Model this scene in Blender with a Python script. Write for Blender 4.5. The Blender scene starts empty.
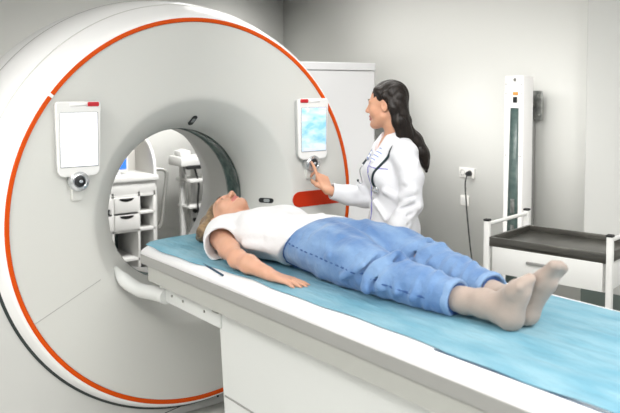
import bpy, bmesh, math, random
import numpy as np
from mathutils import Matrix, Vector

random.seed(4)
scene = bpy.context.scene
COL = scene.collection

# ------------------------------------------------------------------ materials
def mat(name, color, rough=0.5, metal=0.0, bump=None, var=None, emit=None, spec=0.5, sheen=0.0, sss=0.0, coat=0.0):
    m = bpy.data.materials.new(name)
    m.use_nodes = True
    nt = m.node_tree
    b = nt.nodes['Principled BSDF']
    b.inputs['Base Color'].default_value = (*color, 1)
    b.inputs['Roughness'].default_value = rough
    b.inputs['Metallic'].default_value = metal
    b.inputs['Specular IOR Level'].default_value = spec
    if sheen:
        b.inputs['Sheen Weight'].default_value = sheen
    if coat:
        b.inputs['Coat Weight'].default_value = coat
        b.inputs['Coat Roughness'].default_value = 0.12
    if sss:
        b.inputs['Subsurface Weight'].default_value = sss
        b.inputs['Subsurface Radius'].default_value = (0.012, 0.005, 0.003)
        b.inputs['Subsurface Scale'].default_value = 1.0
    tc = nt.nodes.new('ShaderNodeTexCoord')
    if var:                       # (scale, second colour, stretch)
        mp = nt.nodes.new('ShaderNodeMapping')
        mp.inputs['Scale'].default_value = var[2] if len(var) > 2 else (1, 1, 1)
        nz = nt.nodes.new('ShaderNodeTexNoise')
        nz.inputs['Scale'].default_value = var[0]
        nz.inputs['Detail'].default_value = 4
        mx = nt.nodes.new('ShaderNodeMix'); mx.data_type = 'RGBA'
        rp = nt.nodes.new('ShaderNodeMapRange')
        rp.inputs['From Min'].default_value = 0.35; rp.inputs['From Max'].default_value = 0.65
        nt.links.new(tc.outputs['Object'], mp.inputs['Vector'])
        nt.links.new(mp.outputs['Vector'], nz.inputs['Vector'])
        nt.links.new(nz.outputs['Fac'], rp.inputs['Value'])
        nt.links.new(rp.outputs['Result'], mx.inputs['Factor'])
        mx.inputs['A'].default_value = (*color, 1)
        mx.inputs['B'].default_value = (*var[1], 1)
        nt.links.new(mx.outputs['Result'], b.inputs['Base Color'])
    if bump:                      # (scale, strength, distance, stretch)
        mp = nt.nodes.new('ShaderNodeMapping')
        mp.inputs['Scale'].default_value = bump[3] if len(bump) > 3 else (1, 1, 1)
        nz = nt.nodes.new('ShaderNodeTexNoise')
        nz.inputs['Scale'].default_value = bump[0]
        nz.inputs['Detail'].default_value = 3
        bp = nt.nodes.new('ShaderNodeBump')
        bp.inputs['Strength'].default_value = bump[1]
        bp.inputs['Distance'].default_value = bump[2]
        nt.links.new(tc.outputs['Object'], mp.inputs['Vector'])
        nt.links.new(mp.outputs['Vector'], nz.inputs['Vector'])
        nt.links.new(nz.outputs['Fac'], bp.inputs['Height'])
        nt.links.new(bp.outputs['Normal'], b.inputs['Normal'])
    if emit:
        b.inputs['Emission Color'].default_value = (*emit[0], 1)
        b.inputs['Emission Strength'].default_value = emit[1]
    return m

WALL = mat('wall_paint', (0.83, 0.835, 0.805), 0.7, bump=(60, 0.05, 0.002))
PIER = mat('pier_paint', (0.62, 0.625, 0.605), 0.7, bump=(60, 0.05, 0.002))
FLOOR = mat('vinyl_floor', (0.74, 0.74, 0.71), 0.4, var=(3, (0.78, 0.78, 0.75)))
CEIL = mat('ceiling_paint', (0.86, 0.86, 0.84), 0.8)
SKIRT = mat('dark_skirting', (0.10, 0.13, 0.115), 0.5)
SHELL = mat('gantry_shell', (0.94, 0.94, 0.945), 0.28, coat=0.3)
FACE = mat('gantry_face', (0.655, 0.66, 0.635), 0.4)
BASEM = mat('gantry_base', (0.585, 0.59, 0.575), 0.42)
ORANGE = mat('orange_trim', (0.66, 0.075, 0.0), 0.4, spec=0.2)
ORANGE2 = mat('orange_accent', (0.54, 0.030, 0.004), 0.45, spec=0.2)
DARK = mat('dark_gap', (0.02, 0.03, 0.03), 0.4)
SEAM = mat('panel_seam', (0.42, 0.42, 0.41), 0.6)
WINDOW = mat('scan_window', (0.055, 0.095, 0.09), 0.12, var=(9, (0.13, 0.19, 0.18), (1, 3, 3)))
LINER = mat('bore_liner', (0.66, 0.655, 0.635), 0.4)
BLACK = mat('black_plastic', (0.012, 0.014, 0.016), 0.3)
LENS = mat('laser_lens', (0.35, 0.38, 0.38), 0.08)
TABLET = mat('panel_housing', (0.86, 0.86, 0.85), 0.25, coat=0.3)
TABGREY = mat('panel_edge_grey', (0.45, 0.46, 0.46), 0.4)
RED = mat('red_button', (0.55, 0.02, 0.03), 0.3)
CHROME = mat('brushed_ring', (0.62, 0.64, 0.66), 0.22, 0.8)
SCREENW = mat('screen_white', (0.8, 0.8, 0.85), 0.2, emit=((0.93, 0.93, 1.0), 1.0))
TABLEW = mat('table_white', (0.94, 0.935, 0.95), 0.3, coat=0.2)
TABLEG = mat('table_side_grey', (0.33, 0.33, 0.32), 0.45)
RAILC = mat('table_rail', (0.40, 0.405, 0.38), 0.4)
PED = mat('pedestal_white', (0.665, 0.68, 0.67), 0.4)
NAVY = mat('navy_strip', (0.012, 0.05, 0.10), 0.5)
SCREW = mat('screw_steel', (0.35, 0.35, 0.33), 0.35, 0.7)
SHEET = mat('blue_sheet', (0.14, 0.335, 0.44), 0.75, var=(5, (0.24, 0.43, 0.52), (3, 1, 1)), bump=(14, 0.7, 0.014, (2.5, 0.8, 1)))
CABW = mat('cabinet_white', (0.82, 0.82, 0.835), 0.4)
STEELTRAY = mat('dark_steel', (0.115, 0.112, 0.100), 0.30, 0.75, var=(4, (0.15, 0.146, 0.132)))
TROLW = mat('trolley_enamel', (0.82, 0.82, 0.80), 0.3)
CAPB = mat('black_cap', (0.015, 0.015, 0.016), 0.5)
GREYH = mat('handle_grey', (0.28, 0.28, 0.27), 0.4)
SLOT = mat('slot_green', (0.045, 0.08, 0.075), 0.3, var=(14, (0.09, 0.13, 0.12), (1, 1, 2)))
STANDW = mat('stand_white', (0.88, 0.87, 0.86), 0.35)
ORLBL = mat('orange_label', (0.70, 0.32, 0.08), 0.5)
BRKT = mat('bracket_steel', (0.42, 0.43, 0.42), 0.3, 0.7, var=(30, (0.2, 0.21, 0.2)))
SOCK = mat('socket_plastic', (0.80, 0.79, 0.76), 0.35)
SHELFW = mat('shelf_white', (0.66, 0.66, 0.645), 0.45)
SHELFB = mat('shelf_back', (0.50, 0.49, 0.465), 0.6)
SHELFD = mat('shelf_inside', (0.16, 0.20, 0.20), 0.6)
TUBEG = mat('tube_grey', (0.27, 0.27, 0.255), 0.35, 0.3)
SCREENB = mat('screen_blue', (0.02, 0.1, 0.5), 0.2, emit=((0.03, 0.22, 0.95), 0.9))
SKIN = mat('skin_light', (0.60, 0.33, 0.22), 0.5, sss=0.12, bump=(160, 0.06, 0.001), var=(18, (0.66, 0.36, 0.25)))
SKIN2 = mat('skin_tan', (0.58, 0.30, 0.19), 0.5, sss=0.12, bump=(160, 0.06, 0.001), var=(18, (0.64, 0.34, 0.22)))
LIP = mat('lip_rose', (0.50, 0.16, 0.14), 0.45)
EYEW = mat('eye_white', (0.75, 0.73, 0.70), 0.2)
IRIS = mat('eye_iris', (0.04, 0.025, 0.015), 0.15)
BROW = mat('brow_brown', (0.07, 0.04, 0.025), 0.7)
HAIRB = mat('hair_blonde_brown', (0.085, 0.05, 0.027), 0.42, var=(24, (0.36, 0.24, 0.13), (5, 0.6, 1.2)), bump=(60, 0.6, 0.004, (4, 0.4, 0.8)))
HAIRD = mat('hair_black', (0.006, 0.004, 0.0035), 0.36, var=(30, (0.016, 0.010, 0.007), (4, 4, .3)), bump=(70, 0.8, 0.004, (3, 3, 0.22)), spec=0.3)
TSHIRT = mat('white_cotton', (0.76, 0.76, 0.78), 0.8, bump=(20, 0.45, 0.012, (1.2, 1, 1)), sheen=0.2)
DENIM = mat('blue_denim', (0.090, 0.195, 0.42), 0.85, var=(7, (0.21, 0.345, 0.57), (2.0, 0.6, 1)), bump=(20, 0.8, 0.014, (1, 1.4, 1)), sheen=0.2)
DENIMD = mat('dark_denim', (0.035, 0.09, 0.26), 0.85)
DENIML = mat('pale_denim', (0.23, 0.36, 0.58), 0.9, bump=(120, 0.5, 0.003))
SOCKM = mat('beige_sock', (0.44, 0.345, 0.295), 0.9, bump=(110, 0.4, 0.002), var=(12, (0.38, 0.31, 0.27)), sheen=0.2)
COAT = mat('coat_white', (0.72, 0.725, 0.76), 0.75, bump=(17, 0.4, 0.010), sheen=0.15)
PIPING = mat('violet_piping', (0.16, 0.15, 0.48), 0.7)
SCRUB = mat('scrub_white', (0.75, 0.77, 0.80), 0.8)
SHOE = mat('shoe_white', (0.75, 0.75, 0.75), 0.5)
STETH = mat('stethoscope_tube', (0.008, 0.022, 0.030), 0.35)

# collar: pale with blue stripes
COLLAR = mat('striped_collar', (0.80, 0.82, 0.86), 0.7)
def stripes(m, c2, scale):
    nt = m.node_tree; b = nt.nodes['Principled BSDF']
    tc = nt.nodes.new('ShaderNodeTexCoord'); mp = nt.nodes.new('ShaderNodeMapping')
    mp.inputs['Rotation'].default_value = (0.4, 0.5, 0.3)
    wv = nt.nodes.new('ShaderNodeTexWave'); wv.inputs['Scale'].default_value = scale
    rp = nt.nodes.new('ShaderNodeMapRange'); rp.inputs['From Min'].default_value = 0.7; rp.inputs['From Max'].default_value = 0.8
    mx = nt.nodes.new('ShaderNodeMix'); mx.data_type = 'RGBA'
    mx.inputs['A'].default_value = b.inputs['Base Color'].default_value
    mx.inputs['B'].default_value = (*c2, 1)
    nt.links.new(tc.outputs['Object'], mp.inputs['Vector']); nt.links.new(mp.outputs['Vector'], wv.inputs['Vector'])
    nt.links.new(wv.outputs['Fac'], rp.inputs['Value']); nt.links.new(rp.outputs['Result'], mx.inputs['Factor'])
    nt.links.new(mx.outputs['Result'], b.inputs['Base Color'])
stripes(COLLAR, (0.30, 0.36, 0.58), 16)

# sky picture on the right-hand touch screen
SCREENS = mat('screen_sky', (0.5, 0.7, 0.8), 0.2)
def sky_screen(m):
    nt = m.node_tree; b = nt.nodes['Principled BSDF']
    tc = nt.nodes.new('ShaderNodeTexCoord'); mp = nt.nodes.new('ShaderNodeMapping')
    mp.inputs['Scale'].default_value = (5, 5, 11); mp.inputs['Location'].default_value = (0.2, 0, 0.35)
    nz = nt.nodes.new('ShaderNodeTexNoise'); nz.inputs['Scale'].default_value = 1.6; nz.inputs['Detail'].default_value = 3
    cr = nt.nodes.new('ShaderNodeValToRGB')
    cr.color_ramp.elements[0].position = 0.36; cr.color_ramp.elements[0].color = (0.16, 0.60, 0.90, 1)
    cr.color_ramp.elements[1].position = 0.60; cr.color_ramp.elements[1].color = (0.86, 0.90, 0.99, 1)
    e = cr.color_ramp.elements.new(0.46); e.color = (0.48, 0.80, 0.97, 1)
    nt.links.new(tc.outputs['Object'], mp.inputs['Vector']); nt.links.new(mp.outputs['Vector'], nz.inputs['Vector'])
    nt.links.new(nz.outputs['Fac'], cr.inputs['Fac'])
    nt.links.new(cr.outputs['Color'], b.inputs['Emission Color'])
    b.inputs['Emission Strength'].default_value = 0.9
    b.inputs['Base Color'].default_value = (0.2, 0.25, 0.3, 1)
sky_screen(SCREENS)

# ------------------------------------------------------------------ object helpers
MW = {}          # world matrices of the empties and meshes made here

def place(o, parent, mw):
    if parent is not None:
        o.parent = parent
        o.matrix_local = MW[parent.name].inverted() @ mw
    else:
        o.matrix_world = mw
    MW[o.name] = mw

def thing(name, label, cat, loc=(0, 0, 0), rotz=0.0, group=None):
    o = bpy.data.objects.new(name, None)
    o.empty_display_size = 0.1
    COL.objects.link(o)
    place(o, None, Matrix.Translation(loc) @ Matrix.Rotation(rotz, 4, 'Z'))
    tag(o, label, cat, group)
    return o

def tag(o, label=None, cat=None, group=None, kind=None):
    if label: o['label'] = label
    if cat: o['category'] = cat
    if group: o['group'] = group
    if kind: o['kind'] = kind
    return o

def finish(me, smooth_angle):
    for p in me.polygons: p.use_smooth = True
    if smooth_angle is not None:
        me.set_sharp_from_angle(angle=math.radians(smooth_angle))

class MB:
    """collects shapes into one mesh; build() links it as one object"""
    def __init__(s):
        s.v = []; s.f = []; s.mi = []
    def add(s, v, f, mi=0):
        n = len(s.v)
        s.v += [tuple(p) for p in v]
        s.f += [tuple(i + n for i in q) for q in f]
        s.mi += [mi] * len(f)
        return s
    def box(s, c, d, bevel=0.0, rot=None, seg=2, mi=0):
        bm = bmesh.new()
        bmesh.ops.create_cube(bm, size=1.0)
        for v in bm.verts: v.co = Vector((v.co.x * d[0], v.co.y * d[1], v.co.z * d[2]))
        if bevel > 0:
            bmesh.ops.bevel(bm, geom=list(bm.edges), offset=min(bevel, min(d) * 0.49), segments=seg, affect='EDGES', profile=0.5)
        R = rot or Matrix.Identity(3)
        bm.verts.index_update()
        s.add([R @ v.co + Vector(c) for v in bm.verts], [[v.index for v in f.verts] for f in bm.faces], mi)
        bm.free()
        return s
    def tube(s, pts, r, n=10, caps=True, mi=0, closed=False):
        pts = [Vector(p) for p in pts]; m = len(pts)
        rr = r if isinstance(r, (list, tuple)) else [r] * m
        tang = []
        for i in range(m):
            a = pts[(i - 1) % m] if (closed or i > 0) else pts[i]
            b = pts[(i + 1) % m] if (closed or i < m - 1) else pts[i]
            t = (b - a); tang.append(t.normalized() if t.length > 1e-9 else Vector((0, 0, 1)))
        up = Vector((0, 0, 1)) if abs(tang[0].z) < 0.9 else Vector((1, 0, 0))
        u = tang[0].cross(up).normalized()
        V = []; F = []
        for i in range(m):
            u = (u - tang[i] * u.dot(tang[i])).normalized()
            w = tang[i].cross(u)
            for k in range(n):
                a = 2 * math.pi * k / n
                V.append(pts[i] + (u * math.cos(a) + w * math.sin(a)) * rr[i])
        for i in range(m if closed else m - 1):
            j = (i + 1) % m
            for k in range(n):
                F.append((i * n + k, i * n + (k + 1) % n, j * n + (k + 1) % n, j * n + k))
        if caps and not closed:
            F.append(tuple(range(n))[::-1]); F.append(tuple((m - 1) * n + k for k in range(n)))
        return s.add(V, F, mi)
    def lathe(s, prof, origin, axis, n=64, a0=0.0, a1=2 * math.pi, mi=0, flip=False, zmin=None, close=False, thick=None):
        """prof = list of (radius, distance along axis)"""
        ax = Vector(axis).normalized(); o = Vector(origin)
        x = Vector((1, 0, 0)) if abs(ax.x) < 0.9 else Vector((0, 1, 0))
        x = (x - ax * x.dot(ax)).normalized()
        y = ax.cross(x)
        if abs(ax.y) > 0.9: x, y = Vector((1, 0, 0)), Vector((0, 0, 1))
        full = abs(a1 - a0 - 2 * math.pi) < 1e-6
        cols = n if full else n + 1
        V = []; F = []
        for k in range(cols):
            a = a0 + (a1 - a0) * k / n
            d = x * math.cos(a) + y * math.sin(a)
            for (r, h) in prof:
                p = o + d * r + ax * h
                if zmin is not None and p.z < zmin: p.z = zmin
                V.append(p)
        m = len(prof)
        for k in range(n):
            j = (k + 1) % cols
            for i in range(m - 1 if not close else m):
                i2 = (i + 1) % m
                q = (k * m + i, j * m + i, j * m + i2, k * m + i2)
                F.append(q[::-1] if flip else q)
        if close and not full:
            F.append(tuple(range(m))); F.append(tuple((cols - 1) * m + i for i in range(m))[::-1])
        return s.add(V, F, mi)
    def prism(s, poly, d0, d1, axes=('x', 'z', 'y'), mi=0):
        """polygon in axes[0],axes[1], extruded along axes[2] from d0 to d1"""
        ix = {'x': 0, 'y': 1, 'z': 2}
        def P(a, b, c):
            q = [0, 0, 0]; q[ix[axes[0]]] = a; q[ix[axes[1]]] = b; q[ix[axes[2]]] = c; return q
        n = len(poly)
        V = [P(a, b, d0) for a, b in poly] + [P(a, b, d1) for a, b in poly]
        F = [tuple(range(n)), tuple(range(2 * n - 1, n - 1, -1))]
        F += [(i, n + i, n + (i + 1) % n, (i + 1) % n) for i in range(n)]
        return s.add(V, F, mi)
    def build(s, name, m, parent=None, mw=None, smooth=35, bevel=0.0, local=False):
        me = bpy.data.meshes.new(name)
        o = bpy.data.objects.new(name, me); COL.objects.link(o)
        if mw is None:
            mw = MW[parent.name] if parent is not None else Matrix.Identity(4)
        inv = mw.inverted()
        vs = s.v if local else [tuple(inv @ Vector(p)) for p in s.v]
        me.from_pydata(vs, [], s.f); me.update()
        bm = bmesh.new(); bm.from_mesh(me)
        bmesh.ops.recalc_face_normals(bm, faces=list(bm.faces))
        bm.to_mesh(me); bm.free()
        for mm in (m if isinstance(m, (list, tuple)) else [m]): me.materials.append(mm)
        if any(s.mi):
            for p, k in zip(me.polygons, s.mi): p.material_index = k
        finish(me, smooth)
        place(o, parent, mw)
        if bevel > 0:
            bv = o.modifiers.new('bevel', 'BEVEL'); bv.width = bevel; bv.segments = 3
            bv.limit_method = 'ANGLE'; bv.angle_limit = math.radians(40)
        return o

def structure(o):
    o['kind'] = 'structure'; return o

def rrect(w, h, r, n=8, cx=0, cy=0):
    P = []
    for (sx, sy, a) in ((1, 1, 0), (-1, 1, 90), (-1, -1, 180), (1, -1, 270)):
        for k in range(n + 1):
            t = math.radians(a + 90 * k / n)
            P.append((cx + sx * (w / 2 - r) + r * math.cos(t), cy + sy * (h / 2 - r) + r * math.sin(t)))
    return P

# ------------------------------------------------------------------ distance-field modelling for bodies, hair and cloth
def _v(p): return np.array(p, dtype=np.float32)

class Vol:
    def __init__(s, lo, hi, h):
        s.h = h; s.lo = np.array(lo, np.float64)
        s.n = np.maximum(np.ceil((np.array(hi) - s.lo) / h).astype(int) + 1, 4)
        s.D = np.full(tuple(s.n), 1.0, np.float32)
        s.ax = [(s.lo[i] + h * np.arange(s.n[i])).astype(np.float32) for i in range(3)]
    def _sl(s, lo, hi):
        a = np.clip(np.floor((np.array(lo) - s.lo) / s.h).astype(int), 0, s.n - 1)
        b = np.clip(np.ceil((np.array(hi) - s.lo) / s.h).astype(int) + 1, 1, s.n)
        return tuple(slice(int(x), int(max(y, x + 1))) for x, y in zip(a, b))
    def _grid(s, sl):
        return np.meshgrid(*[s.ax[i][sl[i]] for i in range(3)], indexing='ij', sparse=True)
    def op(s, fn, lo, hi, k=0.01, mode='add'):
        m = k + 3 * s.h
        sl = s._sl(np.array(lo) - m, np.array(hi) + m)
        d = fn(*s._grid(sl)).astype(np.float32)
        D = s.D[sl]
        if mode == 'add':
            if k > 0:
                h = np.maximum(k - np.abs(D - d), 0) / k
                s.D[sl] = np.minimum(D, d) - h * h * k * 0.25
            else: s.D[sl] = np.minimum(D, d)
        elif mode == 'sub':
            d = -d
            if k > 0:
                h = np.maximum(k - np.abs(D - d), 0) / k
                s.D[sl] = np.maximum(D, d) + h * h * k * 0.25
            else: s.D[sl] = np.maximum(D, d)
    def cone(s, a, b, r1, r2, k=0.01, mode='add', sq=None):
        """tapered capsule; sq=(axis vector, factor) flattens its section along the axis"""
        a = np.array(a, float); b = np.array(b, float)
        R = max(r1, r2)
        if sq is not None:
            ax = np.array(sq[0], float); ax /= np.linalg.norm(ax); f = sq[1]
            R *= max(1, f)
        def fn(X, Y, Z):
            px, py, pz = X - a[0], Y - a[1], Z - a[2]
            ba = b - a
            t = (px * ba[0] + py * ba[1] + pz * ba[2]) / max(ba @ ba, 1e-9)
            t = np.clip(t, 0, 1)
            qx, qy, qz = px - t * ba[0], py - t * ba[1], pz - t * ba[2]
            r = r1 + (r2 - r1) * t
            if sq is not None:
                c = qx * ax[0] + qy * ax[1] + qz * ax[2]
                g = c * (1 / f - 1)
                l = np.sqrt((qx + g * ax[0]) ** 2 + (qy + g * ax[1]) ** 2 + (qz + g * ax[2]) ** 2)
                return (l - r) * (min(1, f) * 0.5 + 0.5)
            return np.sqrt(qx * qx + qy * qy + qz * qz) - r
        s.op(fn, np.minimum(a, b) - R, np.maximum(a, b) + R, k, mode)
    def chain(s, pts, rs, k=0.01, mode='add', sq=None):
        for i in range(len(pts) - 1): s.cone(pts[i], pts[i + 1], rs[i], rs[i + 1], k, mode, sq)
    def ell(s, c, r, k=0.01, mode='add', M=None):
        """ellipsoid, rows of M are its axes"""
        c = np.array(c, float); r = np.array(r, float)
        M = np.eye(3) if M is None else np.array(M, float)
        R = float(r.max())
        def fn(X, Y, Z):
            px, py, pz = X - c[0], Y - c[1], Z - c[2]
            u = [(px * M[i][0] + py * M[i][1] + pz * M[i][2]) for i in range(3)]
            k0 = np.sqrt(sum((u[i] / r[i]) ** 2 for i in range(3)))
            k1 = np.sqrt(sum((u[i] / r[i] ** 2) ** 2 for i in range(3)))
            return k0 * (k0 - 1) / np.maximum(k1, 1e-6)
        s.op(fn, c - R, c + R, k, mode)
    def half(s, p, n, k=0.0):
        """cut away everything on the side n points to"""
        p = np.array(p, float); n = np.array(n, float); n /= np.linalg.norm(n)
        X, Y, Z = np.meshgrid(*s.ax, indexing='ij', sparse=True)
        d = ((X - p[0]) * n[0] + (Y - p[1]) * n[1] + (Z - p[2]) * n[2]).astype(np.float32)
        if k > 0:
            h = np.maximum(k - np.abs(s.D - d), 0) / k
            s.D = np.maximum(s.D, d) + h * h * k * 0.25
        else: s.D = np.maximum(s.D, d)
    def warp(s, fn):
        X, Y, Z = np.meshgrid(*s.ax, indexing='ij', sparse=True)
        s.D = s.D + fn(X, Y, Z).astype(np.float32)
    def sample(s, p):
        i = np.clip(np.round((np.array(p) - s.lo) / s.h).astype(int), 0, s.n - 1)
        return float(s.D[tuple(i)])
    def hit(s, p, d, maxd=0.5):
        """march from p along d to the surface"""
        p = np.array(p, float); d = np.array(d, float); d /= np.linalg.norm(d)
        t = 0.0
        while t < maxd:
            if s.sample(p + d * t) <= 0: return p + d * t
            t += s.h * 0.5
        return p + d * maxd
    def nets(s):
        D = s.D
        D[0], D[-1] = 1, 1; D[:, 0], D[:, -1] = 1, 1; D[:, :, 0], D[:, :, -1] = 1, 1
        S = D < 0
        cnt = np.zeros(tuple(s.n - 1), np.int8)
        offs = [(i, j, k) for i in (0, 1) for j in (0, 1) for k in (0, 1)]
        n0, n1, n2 = s.n
        for (i, j, k) in offs: cnt += S[i:n0 - 1 + i, j:n1 - 1 + j, k:n2 - 1 + k]
        act = (cnt > 0) & (cnt < 8)
        I = np.argwhere(act)
        vals = {o: D[I[:, 0] + o[0], I[:, 1] + o[1], I[:, 2] + o[2]].astype(np.float64) for o in offs}
        acc = np.zeros((len(I), 3)); c = np.zeros(len(I))
        for o in offs:
            for a in range(3):
                if o[a] == 0:
                    q = list(o); q[a] = 1; q = tuple(q)
                    v0, v1 = vals[o], vals[q]
                    cr = (v0 < 0) != (v1 < 0)
                    den = np.where(np.abs(v0 - v1) < 1e-9, 1e-9, v0 - v1)
                    t = np.clip(v0 / den, 0, 1)
                    P = np.tile(np.array(o, float), (len(I), 1)); P[:, a] = t
                    acc[cr] += P[cr]; c[cr] += 1
        pos = (I + acc / c[:, None]) * s.h + s.lo
        idx = np.full(act.shape, -1, np.int32); idx[act] = np.arange(len(I))
        quads = []
        for a in range(3):
            b, d = (a + 1) % 3, (a + 2) % 3
            sl0 = [slice(None)] * 3; sl1 = [slice(None)] * 3
            sl0[a] = slice(0, -1); sl1[a] = slice(1, None)
            ch = S[tuple(sl0)] != S[tuple(sl1)]
            E = np.argwhere(ch)
            ok = (E[:, b] > 0) & (E[:, d] > 0) & (E[:, b] < s.n[b] - 1) & (E[:, d] < s.n[d] - 1)
            E = E[ok]
            def cell(ob, od):
                q = E.copy(); q[:, b] += ob; q[:, d] += od
                return idx[q[:, 0], q[:, 1], q[:, 2]]
            Q = np.stack([cell(-1, -1), cell(0, -1), cell(0, 0), cell(-1, 0)], 1)
            inside = S[E[:, 0], E[:, 1], E[:, 2]]
            Q[~inside] = Q[~inside][:, ::-1]
            quads.append(Q)
        return pos, np.concatenate(quads)
    def build(s, name, mats, parent, pick=None, relax=2):
        pos, Q = s.nets()
        # a light relaxation removes grid stepping
        if relax:
            e = np.concatenate([Q[:, [0, 1]], Q[:, [1, 2]], Q[:, [2, 3]], Q[:, [3, 0]]])
            e = np.concatenate([e, e[:, ::-1]])
            deg = np.bincount(e[:, 0], minlength=len(pos)).astype(float)
            for it in range(relax):
                for lam in (0.5, -0.52):
                    sm = np.stack([np.bincount(e[:, 0], weights=pos[e[:, 1], i], minlength=len(pos)) for i in range(3)], 1) / deg[:, None]
                    pos = pos + lam * (sm - pos)
        mw = MW[parent.name] if parent is not None else Matrix.Identity(4)
        inv = np.array(mw.inverted())
        lp = pos @ inv[:3, :3].T + inv[:3, 3]
        me = bpy.data.meshes.new(name)
        me.vertices.add(len(lp)); me.vertices.foreach_set('co', lp.astype(np.float32).ravel())
        me.loops.add(Q.size); me.loops.foreach_set('vertex_index', Q.astype(np.int32).ravel())
        me.polygons.add(len(Q)); me.polygons.foreach_set('loop_start', np.arange(0, Q.size, 4, dtype=np.int32))
        me.update(calc_edges=True); me.validate()
        o = bpy.data.objects.new(name, me); COL.objects.link(o)
        ms = mats if isinstance(mats, (list, tuple)) else [mats]
        for m in ms: me.materials.append(m)
        if pick is not None:
            cen = pos[Q].mean(1)
            me.polygons.foreach_set('material_index', pick(cen).astype(np.int32))
        me.polygons.foreach_set('use_smooth', np.ones(len(Q), bool))
        place(o, parent, mw)
        return o

def unit(v):
    v = np.array(v, float); return v / np.linalg.norm(v)

class Frame:
    """x lateral, y forward (face / fingers), z up (crown / back of hand)"""
    def __init__(s, o, x, y, z, k=1.0):
        s.o = np.array(o, float); s.M = np.array([unit(x), unit(y), unit(z)]); s.k = k
    def __call__(s, a, b, c): return s.o + s.k * (a * s.M[0] + b * s.M[1] + c * s.M[2])
    def d(s, a, b, c): return a * s.M[0] + b * s.M[1] + c * s.M[2]
    def loc(s, P): return ((P - s.o) @ s.M.T) / s.k

def sdf_head(V, F):
    k = F.k
    V.ell(F(0, -.012, .032), np.array([.073, .092, .082]) * k, .01, M=F.M)
    V.ell(F(0, .022, -.028), np.array([.060, .066, .086]) * k, .03 * k, M=F.M)
    for s in (-1, 1):
        V.cone(F(s * .047, .004, -.062), F(s * .012, .066, -.098), .018 * k, .017 * k, .03 * k)
        V.ell(F(s * .036, .058, -.030), np.array([.027, .026, .028]) * k, .025 * k, M=F.M)
        V.cone(F(s * .012, .086, .016), F(s * .043, .070, .016), .010 * k, .009 * k, .018 * k)
    V.ell(F(0, .079, -.100), np.array([.018, .015, .014]) * k, .02 * k, M=F.M)
    for s in (-1, 1):
        V.ell(F(s * .032, .096, -.002), np.array([.017, .014, .011]) * k, .012 * k, 'sub', M=F.M)
        V.ell(F(s * .031, .074, -.002), np.array([.0135, .0115, .0115]) * k, .004 * k, M=F.M)
    V.cone(F(0, .087, .010), F(0, .108, -.028), .0085 * k, .0105 * k, .012 * k)
    V.ell(F(0, .110, -.031), np.array([.010, .009, .0085]) * k, .006 * k, M=F.M)
    for s in (-1, 1):
        V.ell(F(s * .0115, .099, -.035), np.array([.0068, .009, .0065]) * k, .006 * k, M=F.M)
        V.cone(F(s * .018, .084, -.062), F(0, .094, -.0585), .005 * k, .0072 * k, .007 * k)
        V.cone(F(s * .016, .084, -.067), F(0, .092, -.0715), .005 * k, .0078 * k, .006 * k)
        V.ell(F(s * .075, -.010, -.008), np.array([.0085, .018, .030]) * k, .008 * k, M=F.M)
        V.ell(F(s * .083, -.006, -.004), np.array([.005, .009, .016]) * k, .004 * k, 'sub', M=F.M)
    V.cone(F(-.024, .0985, -.0650), F(.024, .0985, -.0650), .0028 * k, .0028 * k, .003 * k, 'sub')

def lip_pick(F):
    def pick(c):
        L = F.loc(c)
        q = (L[:, 0] / .023) ** 2 + ((L[:, 2] + .0655) / .0135) ** 2
        return ((q < 1) & (L[:, 1] > .078)).astype(int)
    return pick

def face_parts(F, parent, iris_dir=(0, 1, 0)):
    for s in (-1, 1):
        b = MB()
        prof = [(.0102 * math.sin(math.pi * i / 10), -.0105 * math.cos(math.pi * i / 10)) for i in range(11)]
        c = F(s * .031, .0752, -.002)
        b.lathe([(r * F.k, h * F.k) for r, h in prof], c, F.d(0, 1, 0), n=18)
        e = b.build('eye', [EYEW], parent)
        i = MB(); d = unit(F.d(*iris_dir))
        i.lathe([(0.0, .0112 * F.k), (.004 * F.k, .0109 * F.k), (.0058 * F.k, .0096 * F.k)], c, d, n=16)
        i.build('iris', IRIS, e)
        w = MB()
        pts = [F(s * x, y, z) for x, y, z in ((.014, .0915, .020), (.026, .0905, .0255), (.039, .0815, .0265), (.048, .071, .020))]
        w.tube(pts, [.0022 * F.k, .0032 * F.k, .0028 * F.k, .001 * F.k], 8)
        w.build('eyebrow', BROW, parent)

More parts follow.
